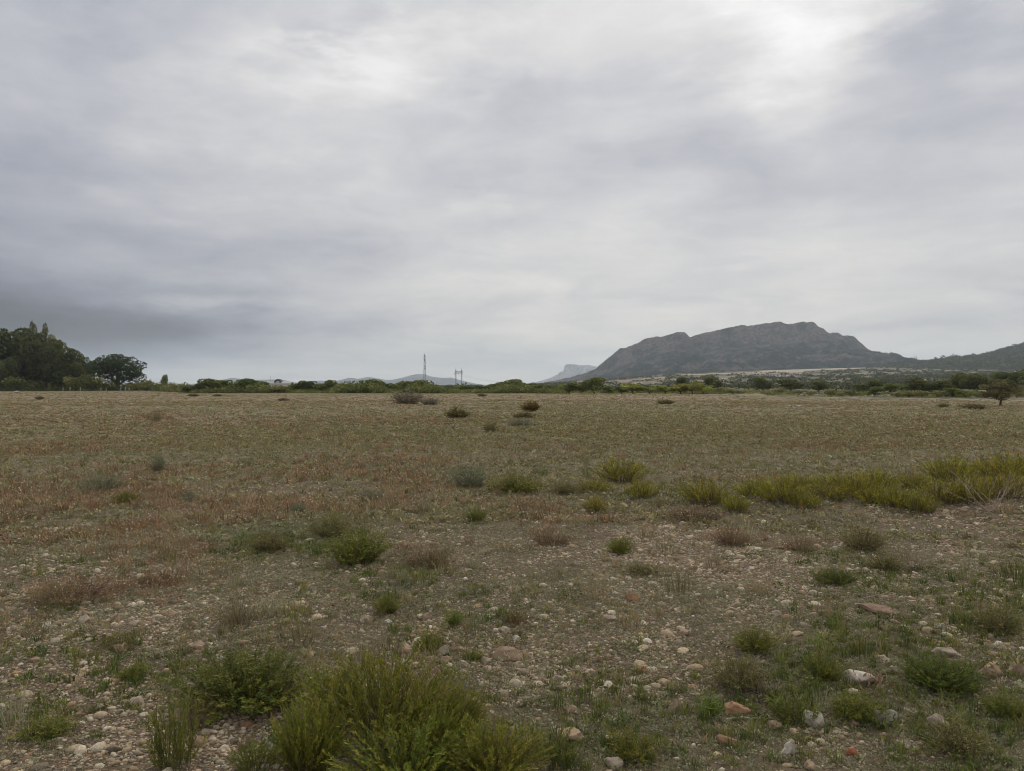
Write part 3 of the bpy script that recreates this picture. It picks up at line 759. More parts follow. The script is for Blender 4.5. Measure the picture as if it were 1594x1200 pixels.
G1 = [(.062, .085, .022), (.078, .100, .026), (.050, .072, .020), (.10, .11, .034)]
G_YEL = [(.150, .165, .034), (.122, .145, .030), (.175, .180, .042), (.105, .125, .028)]
G_BR = [(.085, .095, .028), (.075, .088, .028), (.10, .085, .035)]
G_DK = [(.044, .068, .018), (.056, .080, .022), (.036, .056, .016), (.078, .090, .028)]
G_OL = [(.085, .090, .060), (.070, .080, .050), (.10, .10, .075)]
G_GR = [(.092, .118, .150), (.11, .135, .175), (.08, .105, .125)]
G_RD = [(.095, .070, .085), (.085, .068, .075), (.085, .078, .07)]
G_MID = [(.080, .108, .026), (.096, .122, .031), (.065, .090, .024), (.125, .132, .040)]
G_TALL = [(.086, .106, .028), (.102, .118, .032), (.070, .090, .025), (.122, .122, .042)]
BK = (.11, .085, .06)
LIB = {}
def lib(kind):
    if kind in LIB: return LIB[kind]
    S = {
     'broom':   [('broom', 101 + i, 170, 15, .10, .014, .34, .30, G_YEL + G_BR, BK, .004) for i in range(5)],
     'feather': [('feather', 121 + i, 260, 75, .042, .0085, .42, .20, G_MID, (.12, .10, .06), .0035) for i in range(2)],
     'dark':    [('dark', 131 + i, 320, 85, .038, .009, .40, .28, G_DK, (.08, .07, .045), .0035) for i in range(2)],
     'tall':    [('tall', 141 + i, 320, 72, .038, .0075, .36, .30, G_TALL, (.11, .10, .06), .0034, 0, .2, .2, .14) for i in range(1)],
     'weed':    [('weed', 151 + i, 60, 34, .10, .017, .30, .28, [(.085, .105, .045), (.07, .09, .038)], (.11, .115, .06), .006, 0, .2, .1) for i in range(2)],
     'green':   [('green', 161 + i, 190, 26, .07, .014, .40, .22, G1, BK, .004) for i in range(3)],
     'olive':   [('olive', 171 + i, 150, 18, .07, .014, .40, .22, G_OL, BK, .004) for i in range(3)],
     'grey':    [('grey', 181 + i, 150, 18, .07, .016, .42, .25, G_GR, (.14, .12, .09), .004) for i in range(3)],
     'reddish': [('reddish', 191 + i, 160, 14, .06, .014, .42, .3, G_RD, (.13, .085, .06), .004) for i in range(2)],
     'dry':     [('dry', 201 + i, 130, 12, .045, .010, .38, .22, G_OL + [(.16, .13, .09)], (.17, .14, .10), .0045, 0, .3, .2, .3) for i in range(2)],
     'blade':   [('blade', 211 + i, 60, 7, .30, .022, .34, .12, [(.075, .115, .035), (.06, .10, .035)], (.08, .11, .04), .006, 0, .6, .0) for i in range(2)],
     'dense':   [('dense', 221 + i, 150, 20, .10, .045, .46, .30, [(.068, .072, .055), (.088, .085, .065)], BK, .006) for i in range(2)],
     'ochre':   [('ochre', 231, 150, 20, .10, .040, .44, .25, [(.090, .075, .035), (.072, .065, .03)], BK, .006)],
     'deadm':   [('deadm', 241, 150, 12, .08, .03, .46, .30, [(.10, .10, .15), (.085, .085, .12), (.12, .12, .17)], (.13, .11, .09), .008)],
    }[kind]
    LIB[kind] = [bush_meshes(*a, align={'broom': 1.3, 'tall': 1.0, 'feather': .7, 'dry': .8, 'weed': .6}.get(kind, 0)) for a in S]; return LIB[kind]

def bush(px, py, w, h, kind, label, group=None, name='bush', cat='bush', var=None):
    x, y, z = gp(px, py); k = y / F
    fo, st = lib(kind)[(var if var is not None else random.randrange(9)) % len(lib(kind))]
    yb = y + w * k * .25
    t = empty(name, (x, yb, float(H(x, yb)) - .01), random.uniform(0, 6.28), (w * k * 1.08, w * k * 1.08, h * k * 1.05))
    tag(t, label, cat, group)
    if st: add('stems', st, M_WOOD, t)
    add('foliage', fo, M_LEAF, t)
    return t

B = bush
B(365, 1112, 190, 82, 'dark', 'dark green spreading bush at the left of the foreground thicket', var=0)
B(470, 1215, 120, 128, 'feather', 'feathery upright green bush standing lowest in the foreground thicket', var=0)
B(585, 1165, 225, 138, 'tall', 'tallest olive green bush with pale upright stems in the foreground thicket')
B(765, 1225, 160, 92, 'feather', 'bright green low bush at the right end of the foreground thicket', var=1)
B(262, 1200, 80, 125, 'weed', 'light green leafy weed with upright stems beside the dark foreground bush', name='weed', cat='weed', var=0)
B(620, 1245, 200, 100, 'feather', 'dark low bush cut by the bottom edge beneath the tallest bush', var=1)
B(690, 1150, 120, 80, 'tall', 'thin olive bush on the right flank of the tallest foreground bush')
B(515, 1125, 110, 80, 'feather', 'feathery bush joining the dark bush to the tallest bush', var=1)
B(675, 1195, 120, 92, 'feather', 'feathery bush in front of the right flank of the tallest bush', var=0)
B(395, 1205, 70, 60, 'weed', 'small pale green weed below the dark foreground bush', name='weed', cat='weed', var=1)
B(300, 1140, 70, 60, 'dry', 'brownish sparse sprig bush between weed and dark foreground bush', var=0)
B(552, 882, 96, 62, 'green', 'bright green rounded bush alone left of the centre', var=0)
B(512, 838, 62, 42, 'olive', 'olive bush just behind the bright green rounded bush', var=0)
B(462, 800, 24, 24, 'grey', 'little grey green bush left of the olive bush', var=1)
B(363, 978, 84, 58, 'dry', 'dry grey bush with thin straw stems at left', name='dry_bush', var=1)
B(290, 782, 24, 24, 'grey', 'small dark grey green bush in the left middle field', var=0)
B(190, 785, 36, 22, 'green', 'low yellow green bush in the left middle field', var=1)
B(150, 768, 62, 36, 'grey', 'wide grey bush among reddish herbs far left', var=2)
B(240, 656, 24, 24, 'dry', 'upright dry tuft standing up in the far left field', name='dry_bush', var=0)
B(244, 735, 22, 36, 'grey', 'slender grey bush behind the reddish herbs at left', var=0)
B(730, 760, 62, 44, 'grey', 'wide grey green bush left of the centre row of bushes', var=1)
B(803, 770, 84, 36, 'green', 'green grassy bush next to the wide grey bush', var=2)
B(966, 752, 74, 42, 'broom', 'taller yellow green bush on the pale stony rim at centre', var=0)
B(925, 768, 52, 26, 'broom', 'low yellow green bush left of the stony rim', var=1)
B(1000, 777, 44, 36, 'broom', 'yellow green bush at the right of the stony rim', var=2)
B(928, 798, 36, 28, 'broom', 'small yellow green bush below the stony rim', var=3)
B(880, 770, 50, 24, 'olive', 'faint olive bush between the grassy bush and the stony rim', var=1)
B(967, 863, 42, 28, 'green', 'small green bush alone on the open gravel', var=1)
B(741, 813, 34, 24, 'green', 'small green bush at the middle of the field', var=0)
B(575, 780, 40, 22, 'grey', 'grey tuft above the bright green rounded bush', var=2)
B(1305, 910, 54, 24, 'dark', 'low dark green bush on the gravel below the bright band', var=0)
B(600, 957, 42, 34, 'green', 'small green bush behind the tallest foreground bush', var=2)
B(705, 976, 42, 30, 'blade', 'rosette of bright green blades behind the stones at centre', name='grass_tuft', cat='grass tuft', var=0)
B(668, 1014, 50, 32, 'green', 'small leafy bush touching the stones left of centre', var=0)
B(737, 1030, 36, 20, 'green', 'tiny green bush between the round pale stones', var=1)
B(800, 972, 40, 26, 'olive', 'small olive bush behind the largest tan stone', var=2)
B(1180, 1018, 66, 42, 'green', 'dark leafy bush at the right of the central gravel', var=2)
B(1155, 1078, 84, 62, 'olive', 'feathery olive bush beside the brown dead twigs', var=0)
B(1108, 1122, 50, 42, 'blade', 'spiky dark blade tuft beside the orange tan stone', name='grass_tuft', cat='grass tuft', var=1)
B(1240, 1128, 84, 56, 'weed', 'grassy green clump left of the round white stone', name='grass_tuft', cat='grass tuft', var=0)
B(1290, 1062, 60, 46, 'green', 'green bush shading the end of the white slab', var=1)
B(1475, 1076, 100, 50, 'dark', 'broad dark green bush right of the white slab', var=1)
B(1345, 1128, 80, 48, 'green', 'leafy green bush between the two round stones', var=0)
B(1562, 990, 84, 56, 'olive', 'yellowish olive bush at the right edge above the tan stones', var=1)
B(1350, 858, 70, 44, 'olive', 'olive bush leaning against the grey dead twigs', var=0)
B(1385, 890, 60, 34, 'olive', 'low olive bush in front of the grey dead twigs', var=2)
B(1250, 860, 46, 24, 'reddish', 'reddish bush on gravel left of the leaning olive bush', var=0)
B(1140, 850, 56, 30, 'reddish', 'reddish bush alone on gravel below the bright band', var=1)
B(1085, 812, 84, 24, 'reddish', 'wide red brown bush below the first bush of the bright band', var=0)
B(985, 1185, 80, 46, 'green', 'green bush at the bottom edge beside a fallen stick', var=2)
B(870, 1190, 70, 60, 'weed', 'leafy weed at the bottom edge right of the thicket', name='weed', cat='weed', var=1)
B(200, 1060, 44, 26, 'green', 'small green herb bush on gravel left of the thicket', var=1)
B(180, 1012, 60, 26, 'olive', 'olive bush spreading over the flat tan stone at left', var=1)
B(105, 940, 110, 36, 'reddish', 'wide red brown bush with dry heads at far left', var=0)
B(245, 912, 70, 26, 'reddish', 'red brown bush right of the wide red brown bush', var=1)
B(415, 860, 60, 36, 'olive', 'olive bush left of the bright green rounded bush', var=0)
B(665, 885, 80, 36, 'reddish', 'brown flowering bush right of the bright green rounded bush', var=1)
B(860, 850, 60, 30, 'reddish', 'brown flowering bush near the centre of the field', var=0)
B(1000, 895, 60, 22, 'olive', 'low olive bush on the gravel below the lone green bush', var=1)
B(1500, 1180, 100, 56, 'olive', 'olive bush near the lower right corner', var=2)
B(1575, 1120, 60, 40, 'green', 'green bush at the right edge below the tan stones', var=0)
B(60, 1150, 80, 28, 'green', 'low green bush in the lower left corner', var=2)
# far ones
B(632, 629, 42, 24, 'deadm', 'grey brown dead bush before the tree row at centre left', name='dead_bush')
B(668, 630, 26, 13, 'deadm', 'small brown bush right of the grey dead bush', name='dead_bush')
B(711, 652, 26, 20, 'dense', 'dark bush in the field below the pylon', var=0)
B(826, 641, 25, 18, 'ochre', 'ochre yellow round bush in the far field')
B(815, 652, 26, 12, 'dense', 'low dark bush in front of the ochre round bush', var=1)
B(763, 673, 24, 20, 'olive', 'small olive bush between dark bush and green tufts', var=1)
B(812, 664, 40, 16, 'grey', 'grey bush below the ochre round bush', var=1)
B(1038, 629, 20, 8, 'dense', 'low bush before the almond trees', var=0)
B(1520, 637, 30, 10, 'dense', 'low dark bush left of the lone round tree', var=1)
B(1470, 634, 14, 7, 'dense', 'tiny dark bush in the far right field', var=0)
B(750, 617, 12, 5, 'dense', 'tiny dark bush at the field edge below the wires', var=1)
B(60, 622, 10, 6, 'dense', 'tiny dark bush at the far left edge of the field', var=0)
B(300, 617, 12, 5, 'dense', 'tiny dark bush at the field edge right of the leftmost pines', var=0)
B(338, 617, 12, 4, 'dense', 'flat dark bush at the field edge left of the pale farmhouse', var=1)
B(440, 624, 14, 5, 'dense', 'flat dark bush in the field below the pale farmhouse', var=1)

ORD = ['first', 'second', 'third', 'fourth', 'fifth', 'sixth', 'seventh', 'eighth', 'ninth', 'tenth', 'eleventh', 'twelfth', 'thirteenth', 'fourteenth', 'fifteenth', 'sixteenth', 'seventeenth', 'eighteenth', 'nineteenth', 'twentieth',
       'twenty-first', 'twenty-second', 'twenty-third', 'twenty-fourth', 'twenty-fifth']
front = [(1105, 786, 80, 58), (1148, 798, 46, 30), (1178, 775, 60, 40), (1222, 786, 72, 44), (1258, 792, 50, 30), (1292, 780, 70, 46), (1338, 776, 64, 44), (1368, 786, 60, 42), (1402, 794, 62, 38), (1440, 799, 50, 36),
         (1475, 785, 76, 60), (1520, 784, 60, 50), (1575, 778, 80, 62)]
back = [(1250, 764, 66, 32), (1310, 758, 70, 32), (1375, 762, 70, 34), (1430, 762, 64, 34), (1488, 752, 80, 48), (1530, 742, 90, 40), (1572, 748, 84, 46), (1600, 740, 60, 44)]
for i, (px, py, w, h) in enumerate(front):
    B(px, py, w * .92, h * (.72, 1.05, .85, 1.1, .9)[i % 5], 'broom', '%s yellow green bush from the left in the front of the bright band' % ORD[i], 'bushes in the bright band at right', var=i)
for i, (px, py, w, h) in enumerate(back):
    B(px, py, w * .88, h * (.95, .7, 1.0, .8)[i % 4], 'broom', '%s yellow green bush from the left in the back of the bright band' % ORD[i], 'bushes in the bright band at right', var=i + 1)

# dead twigs
def dead_shrub(px, py, w, h, label, n=9, seed=1, col=(.36, .32, .26), fine=26):
    x, y, z = gp(px, py); k = y / F; r = np.random.default_rng(seed)
    t = empty('dead_shrub', (x, y, z)); tag(t, label, 'dead shrub')
    g = Geo(); g2 = Geo()
    def grow(p, d, l, rad, lev):
        pts = [p]; 
        for i in range(4):
            d = d + r.normal(size=3) * .16; d[2] += .05; d /= np.linalg.norm(d); pts.append(pts[-1] + d * l / 4)
        tube(g if lev == 0 else g2, pts, rad * np.array([1, .85, .7, .55, .35]), np.array(col) * r.uniform(.75, 1.2), 5)
        if lev < 3:
            for j in range(3 if lev < 2 else 2):
                q = pts[2 + j % 3]; dd = d + r.normal(size=3) * .5; dd[2] = abs(dd[2]) * .7 + .2; dd /= np.linalg.norm(dd)
                grow(q, dd, l * .55, rad * .5, lev + 1)
    for i in range(n):
        a = r.uniform(0, 6.28); d = np.array([math.cos(a) * .8, math.sin(a) * .5, r.uniform(.5, 1.2)]); d /= np.linalg.norm(d)
        grow(np.array([math.cos(a) * .004, math.sin(a) * .004, -.01]), d, h * k * r.uniform(.55, .8), .0042 * h * k / .45, 0)
    for i in range(fine):
        a = r.uniform(0, 6.28); q = r.uniform(0, .5) * w * k
        p = np.array([math.cos(a) * q, math.sin(a) * q * .6, .005]); d = np.array([r.normal(), r.normal(), .25]); d /= np.linalg.norm(d)
        tube(g2, [p, p + d * .05, p + d * .11 + r.normal(size=3) * .01], [.003, .0025, .001], np.array(col) * .8 * r.uniform(.6, 1.1), 4)
    add('branches', g.mesh('branches'), M_WOOD, t); add('twigs', g2.mesh('twigs'), M_WOOD, t)
dead_shrub(1542, 797, 64, 68, 'pale bare dead shrub forking upward in front of the bright band', 8, 4, (.36, .31, .25))
dead_shrub(1425, 888, 70, 50, 'grey dead shrub with many thin twigs on gravel at right', 16, 9, (.30, .26, .215))
dead_shrub(1190, 1085, 110, 16, 'flat heap of dark brown dead twigs beside the feathery olive bush', 14, 12, (.13, .10, .085), 60)
def stick(pts, rad, label, col=(.30, .26, .22)):
    P = [np.array(gp(a, b)) + (0, 0, rad * .8) for a, b in pts]; o = P[0]
    g = Geo(); n = len(P); g_p = [p - o for p in P]
    tube(g, g_p, [rad * (1 - .6 * i / n) for i in range(n)], col, 6)
    if n > 3:
        d = (g_p[-1] - g_p[0]); s = np.array([-d[1], d[0], 0]); s /= np.linalg.norm(s)
        tube(g, [g_p[1], g_p[1] + s * .05 + d * .12, g_p[1] + s * .09 + d * .3 + np.array([0, 0, .01])], [rad * .5, rad * .35, rad * .15], col, 5)
    ob = add('stick', g.mesh('stick'), M_WOOD); ob.location = o; tag(ob, label, 'stick')
stick([(1130, 1122), (1155, 1119), (1175, 1120), (1192, 1118)], .007, 'grey weathered stick in front of the orange tan stone', (.34, .31, .27))
stick([(965, 1179), (985, 1183), (1005, 1186), (1030, 1196)], .006, 'brown fallen stick at the bottom edge beside the green bush', (.24, .18, .13))
stick([(1345, 932), (1375, 926), (1392, 918), (1400, 908)], .006, 'pale forked stick lying below the grey dead shrub')
stick([(1075, 1108), (1110, 1120), (1150, 1132), (1175, 1146)], .005, 'thin dark stick running under the spiky tuft', (.15, .12, .10))
stick([(600, 1078), (650, 1074), (700, 1071), (745, 1070)], .004, 'thin brown stick behind the tallest foreground bush', (.20, .16, .12))

# ------------------------------------------------------------------ single rocks
RT = {}
def rock(px, py, w, h, col, label, seed, flat=None, round_=False):
    x, y, z = gp(px, py); k = y / F
    V, T, C, M = T_rock(3, seed * 7 + 1, 1.0, 8 if round_ else 14, .10 if round_ else .12)
    V = V * (1 + .05 * fbm(V[:, 0] * 3 + seed, V[:, 1] * 3 + V[:, 2] * 4, seed, 4))[:, None]
    W_, Hh = w * k, h * k
    V = V * np.array([W_ * .53, W_ * random.uniform(.32, .45), Hh * .62])
    st = 1 + .10 * fbm(V[:, 0] * 30 + seed, V[:, 2] * 45 + V[:, 1] * 20, seed, 3)
    me = mesh_np('rock', V, T, np.array(col)[None] * st[:, None], False)
    o = add('rock', me, M_STONE); o.location = (x, y + W_ * .2, z + Hh * .18); o.rotation_euler = (random.uniform(-.12, .12), random.uniform(-.15, .15), random.uniform(-.5, .5))
    tag(o, label, 'rock')
TAN = (.37, .26, .17); ORA = (.37, .22, .125); WHI = (.52, .465, .38); GRY = (.33, .295, .235); PNK = (.34, .245, .165); PAL = (.41, .33, .245)
R = [
 (790, 1030, 42, 27, TAN, 'large tan stone in the cluster behind the thicket'), (757, 1033, 20, 14, PAL, 'pale stone touching the left of the large tan stone'),
 (689, 1020, 22, 18, PAL, 'pale pointed stone beside the small leafy bush'), (692, 1033, 22, 12, TAN, 'flat tan stone just in front of the pale pointed stone'),
 (723, 1038, 22, 11, PAL, 'long pale stone left of the tiny green bush'), (680, 1050, 18, 14, (.30, .17, .12), 'red brown stone right of the tallest bush'),
 (804, 998, 18, 12, WHI, 'whitish stone behind the large tan stone'), (785, 983, 28, 10, PAL, 'flat pale slab above the large tan stone'), (712, 1002, 18, 14, TAN, 'brown tan stone above the tiny green bush'),
 (732, 1100, 26, 20, (.42, .35, .26), 'rounded sandy stone right of the thicket'), (888, 1110, 24, 14, TAN, 'small flat tan stone above the broad tan boulder'),
 (888, 1156, 56, 28, TAN, 'broad tan boulder near the bottom centre'), (987, 936, 30, 20, ORA, 'orange stone alone on the central gravel'), (952, 966, 18, 12, PAL, 'small pale stone below the orange stone'),
 (1066, 990, 22, 14, PNK, 'pink stone on the gravel right of centre'), (1050, 1108, 18, 22, PNK, 'upright pinkish stone left of the spiky blade tuft'),
 (1266, 1128, 42, 28, WHI, 'round white stone in the lower right'), (1380, 1128, 46, 28, GRY, 'round grey stone with pale veins in the lower right'), (1467, 1134, 36, 24, (.31, .25, .185), 'brown stone right of the round grey stone'),
 (1338, 1066, 56, 22, WHI, 'long white slab half hidden by the green bush'), (1546, 1052, 42, 24, TAN, 'tan block by the right edge'), (1586, 1050, 34, 26, PNK, 'pink tan block at the very right edge'),
 (1478, 1022, 44, 17, PAL, 'low whitish slab above the broad dark bush'), (1232, 1174, 30, 28, WHI, 'jagged white stone at the bottom right'), (1329, 1176, 20, 14, (.36, .13, .075), 'brick red stone near the bottom edge'),
 (1148, 1113, 42, 21, ORA, 'orange tan wedge of stone beside the spiky tuft'), (1133, 1161, 34, 19, (.34, .20, .12), 'rusty brown stone below the grey stick'), (1205, 1136, 32, 14, PNK, 'flat pinkish stone at the foot of the grassy clump'),
 (1263, 1198, 20, 18, TAN, 'tan stone on the bottom edge below the white stone'), (1208, 960, 18, 12, PAL, 'small pinkish white stone on the right gravel'), (1465, 978, 14, 10, WHI, 'little white stone left of the yellowish bush'),
 (1545, 950, 50, 16, PNK, 'low pink outcrop at the right edge'), (1375, 955, 70, 9, (.25, .165, .115), 'flat red brown slab flush with the soil at right'),
 (185, 1014, 32, 15, TAN, 'flat tan stone under the olive bush at left'), (245, 1024, 18, 16, PAL, 'pale upright stone left of the dark thicket'), (308, 1012, 28, 20, PNK, 'pinkish stone above the left end of the thicket'),
 (340, 1030, 18, 14, WHI, 'white pointed stone on the rim of the dark bush'), (132, 970, 22, 14, PAL, 'pale stone on the left gravel'), (182, 967, 20, 14, PNK, 'pinkish brown stone right of the pale left stone'), (208, 975, 20, 11, PAL, 'pale flat stone in the left gravel cluster'),
 (50, 1030, 18, 9, TAN, 'small tan stone by the left edge'), (153, 1104, 18, 11, PAL, 'pale cube of stone in the lower left gravel'), (212, 1098, 28, 18, PAL, 'pale blocky stone left of the leafy weed'),
 (280, 1118, 26, 18, TAN, 'tan stone beneath the dark foreground bush'), (422, 1166, 30, 26, (.40, .40, .36), 'grey stone in the hollow of the thicket'), (570, 970, 24, 13, PAL, 'pale stone above the tallest bush'),
 (603, 970, 12, 7, WHI, 'tiny white stone above the tallest bush'), (663, 965, 22, 14, PNK, 'pinkish stone left of the green blade rosette'), (630, 1018, 30, 18, PNK, 'pink stone just behind the tallest bush'),
 (352, 808, 24, 9, PAL, 'long pale stone in the left middle field'), (376, 806, 22, 11, PNK, 'pinkish stone right of the long pale stone'), (836, 815, 10, 6, WHI, 'small white stone in the middle of the field'),
 (855, 812, 9, 6, WHI, 'white stone right of its small white neighbour'), (955, 1196, 30, 22, PAL, 'pale cracked stone on the bottom edge'), (1155, 884, 10, 9, PAL, 'small pale stone at the foot of the reddish bush'),
 (1170, 857, 12, 6, PAL, 'pale chip of stone right of the lone reddish bush'), (1230, 633, 9, 3.5, WHI, 'left of two white stones in the far right field'), (1244, 634, 11, 4.5, WHI, 'right of two white stones in the far right field'),
 (24, 611, 12, 4, WHI, 'white stone at the foot of the left grove'), (1375, 1030, 22, 12, PAL, 'pale stone above the long white slab'), (1395, 1047, 22, 10, PAL, 'flat pale stone right of the long white slab'),
 (1133, 760, 9, 8, PAL, 'pale stone between the first two bright bushes'), (1288, 783, 9, 7, WHI, 'white stone at the front foot of the bright band'), (1500, 797, 12, 8, PAL, 'rounded pale stone left of the bare dead shrub'),
 (925, 744, 14, 5, PAL, 'flat pale stone on top of the stony rim'), (1443, 741, 12, 8, PAL, 'pale rock showing in the gap of the bright band'),
 (1410, 1165, 20, 14, PAL, 'cream stone below the round grey stone'), (1545, 1010, 20, 9, PAL, 'thin pale stone above the tan block'), (1330, 1130, 24, 10, TAN, 'sandy flat stone left of the round grey stone'),
]
for i, (px, py, w, h, c, l) in enumerate(R):
    rock(px, py, w, h, c, l, i + 3, round_=('round' in l))

# ------------------------------------------------------------------ trees
def leaf_cloud(r, cents, rads, n, ll, cols, squash=.75, shell=.78):
    V = []; T = []; C = []
    cols = np.array(cols); nb = len(cents); lobe = r.uniform(.72, 1.28, nb); lc = r.integers(0, len(cols), nb)
    w = np.array(rads) ** 2; w = w / w.sum(); k = r.choice(nb, n, p=w)
    d = r.normal(size=(n, 3)); d /= np.linalg.norm(d, axis=1)[:, None]
    q = (shell + (1 - shell) * r.uniform(size=n)) ** .8
    P = np.array(cents)[k] + d * (np.array(rads)[k] * q)[:, None] * np.array([1, 1, squash])
    a = r.normal(size=(n, 3)); a /= np.linalg.norm(a, axis=1)[:, None]; b = np.cross(a, r.normal(size=(n, 3))); b /= np.linalg.norm(b, axis=1)[:, None]
    s = ll * r.uniform(.6, 1.4, n)[:, None]
    V = np.stack([P - a * s * .5, P + b * s * .3, P + a * s * .5, P - b * s * .3], 1).reshape(-1, 3)
    i = np.arange(n) * 4; T = np.concatenate([np.stack([i, i + 1, i + 2], 1), np.stack([i, i + 2, i + 3], 1)])
    c = cols[lc[k]] * (lobe[k] * r.uniform(.75, 1.25, n))[:, None]
    return V, T, np.repeat(c, 4, 0)

def tree_meshes(kind, seed):
    """unit tree: height 1, crown width 1"""
    r = np.random.default_rng(seed); g = Geo(); bark = np.array([.085, .068, .052])
    cents = []; rads = []
    P = dict(almond=(.26, 7, 20, .20, .56, .17, 1500, .085, [(.105, .115, .034), (.125, .13, .04), (.085, .095, .03)]),
             round=(.22, 7, 22, .20, .54, .18, 2300, .075, [(.040, .048, .022), (.050, .056, .024), (.032, .040, .02)]),
             green=(.20, 6, 22, .20, .54, .17, 1700, .085, [(.056, .070, .026), (.066, .080, .028), (.044, .057, .023)]),
             pine=(.18, 9, 52, .15, .60, .14, 7500, .040, [(.024, .034, .021), (.030, .041, .024), (.020, .029, .019)]),
             euca=(.55, 6, 16, .10, .70, .15, 2600, .050, [(.062, .066, .045), (.078, .08, .06)]),
             forest=(.22, 9, 46, .14, .54, .15, 8000, .048, [(.030, .038, .017), (.038, .046, .020), (.024, .032, .016), (.046, .050, .022)]),
             poplar=(.14, 3, 26, .05, .55, .26, 1500, .10, [(.075, .085, .045), (.09, .10, .05)]),
             scrub=(.12, 6, 12, .2, .48, .22, 900, .07, [(.052, .060, .022), (.044, .052, .020), (.070, .070, .030)]),
             lone=(.30, 8, 38, .15, .60, .14, 5200, .042, [(.055, .052, .034), (.068, .062, .042), (.045, .045, .028)]))[kind]
    fork, nl, nb, rmin, cz, rl, nleaf, ll, cols = P
    lean = r.normal(size=2) * .03
    top = np.array([lean[0], lean[1], fork])
    tube(g, [(0, 0, -.04), (lean[0] * .4, lean[1] * .4, fork * .5), top], [.034, .027, .022], bark, 7)
    for i in range(nb):
        a = r.uniform(0, 6.283); q = math.sqrt(r.uniform()) * (.5 - rl * .8); zz = cz + (r.uniform(-1, 1)) * (.96 - cz - rl * .6) * math.sqrt(max(0, 1 - (q / .5) ** 2))
        if kind == 'pine': zz = .20 + .68 * math.sqrt(max(.02, 1 - (q / .46) ** 2)) * r.uniform() ** .6
        if kind == 'euca': q *= .8; zz = .5 + .42 * r.uniform()
        if kind == 'poplar': zz = .2 + .7 * i / nb; q *= .5 * (1 - .5 * i / nb); rads_s = 1
        if kind == 'scrub': zz = .18 + .55 * r.uniform() * (1 - q)
        c = np.array([math.cos(a) * q, math.sin(a) * q, zz]); cents.append(c); rads.append(rl * r.uniform(.6, 1.15))
        if i < nl + 3:
            m = top + (c - top) * .5 + np.array([0, 0, -.03]) + r.normal(size=3) * .02
            tube(g, [top - (0, 0, .03), m, c], [.016, .010, .004], bark * r.uniform(.8, 1.2), 5)
    V, T, C = leaf_cloud(r, cents, rads, nleaf, ll, cols)
    hi = np.percentile(V[:, 2], 99.6); lo = fork * .75; f0 = V[:, 2].min()
    V[:, 2] = lo + (V[:, 2] - f0) / (hi - f0) * (1 - lo) if kind in ('forest', 'green', 'almond', 'round', 'scrub') else fork + (V[:, 2] - fork) * (1 - fork) / (hi - fork)
    for ax in (0, 1):
        e = np.percentile(np.abs(V[:, ax]), 99.3); V[:, ax] *= .5 / e
    cr = mesh_np(kind + '_crown', V, T, C); cr.materials.append(M_FAR)
    tr = g.mesh(kind + '_trunk', True); tr.materials.append(M_WOOD)
    return cr, tr
TL = {}
def tree(px, d, top, w, kind, label, name='tree', cat='tree', group=None, base=None, var=None):
    x, y, z = gd(px, d); k = d / F
    hgt = (Z0 + (CY - top) * k) - z
    key = (kind, (var if var is not None else random.randrange(3)) % 3)
    if key not in TL: TL[key] = tree_meshes(kind, 300 + 10 * len(TL))
    cr, tr = TL[key]
    t = empty(name, (x, y, z), random.uniform(0, 6.28), (w * k * 1.04, w * k * 1.04, hgt * 1.02)); tag(t, label, cat, group)
    add('trunk', tr, M_WOOD, t); add('crown', cr, M_FAR, t)
    return t

# left grove
GV = 'trees of the left grove'
for i, a in enumerate([(-30, 250, 514, 90, 'forest'), (14, 262, 515, 78, 'forest'), (46, 256, 523, 64, 'forest'), (72, 250, 531, 58, 'forest'), (92, 246, 543, 60, 'forest'), (107, 244, 566, 46, 'forest')]):
    tree(*a, ['tall dark tree cut by the left edge of the photo', 'dark broad tree second from the left edge', 'dark tree directly under the two thin tops', 'dark tree on the shoulder where the grove starts to drop',
              'lower dark tree on the falling edge of the grove', 'lowest dark tree at the right foot of the grove'][i], 'grove_tree', group=GV, var=i)
tree(120, 250, 580, 30, 'forest', 'small dark tree closing the gap between the grove and the pines', 'grove_tree', group=GV, var=2)
tree(2, 236, 560, 40, 'forest', 'mid green tree in front of the grove at the left edge', 'grove_tree', group=GV, var=1)
tree(57, 270, 504, 17, 'euca', 'left of two thin tops sticking out above the grove', 'eucalyptus', group=GV, var=0)
tree(76, 268, 507, 22, 'euca', 'right of two thin tops sticking out above the grove', 'eucalyptus', group=GV, var=1)
tree(134, 255, 558, 30, 'pine', 'small dark pine between the grove and the big round pine', 'pine_tree', group='pines beside the grove', var=0)
tree(183, 245, 553, 70, 'pine', 'big round pine standing free right of the grove', 'pine_tree', group='pines beside the grove', var=1)
tree(256, 240, 584, 11, 'poplar', 'slim pale poplar right of the big round pine', 'poplar', var=2)
for i, a in enumerate([(30, 232, 587, 44), (118, 236, 586, 34), (142, 236, 584, 38), (165, 238, 592, 30), (212, 236, 596, 34), (228, 238, 592, 20), (246, 220, 597, 30), (272, 200, 598, 32)]):
    tree(*a, 'scrub', '%s from the left of the eight shrubs at the foot of grove and pines' % ORD[i], 'shrub', 'shrub', 'shrubs at the foot of the grove', var=i)
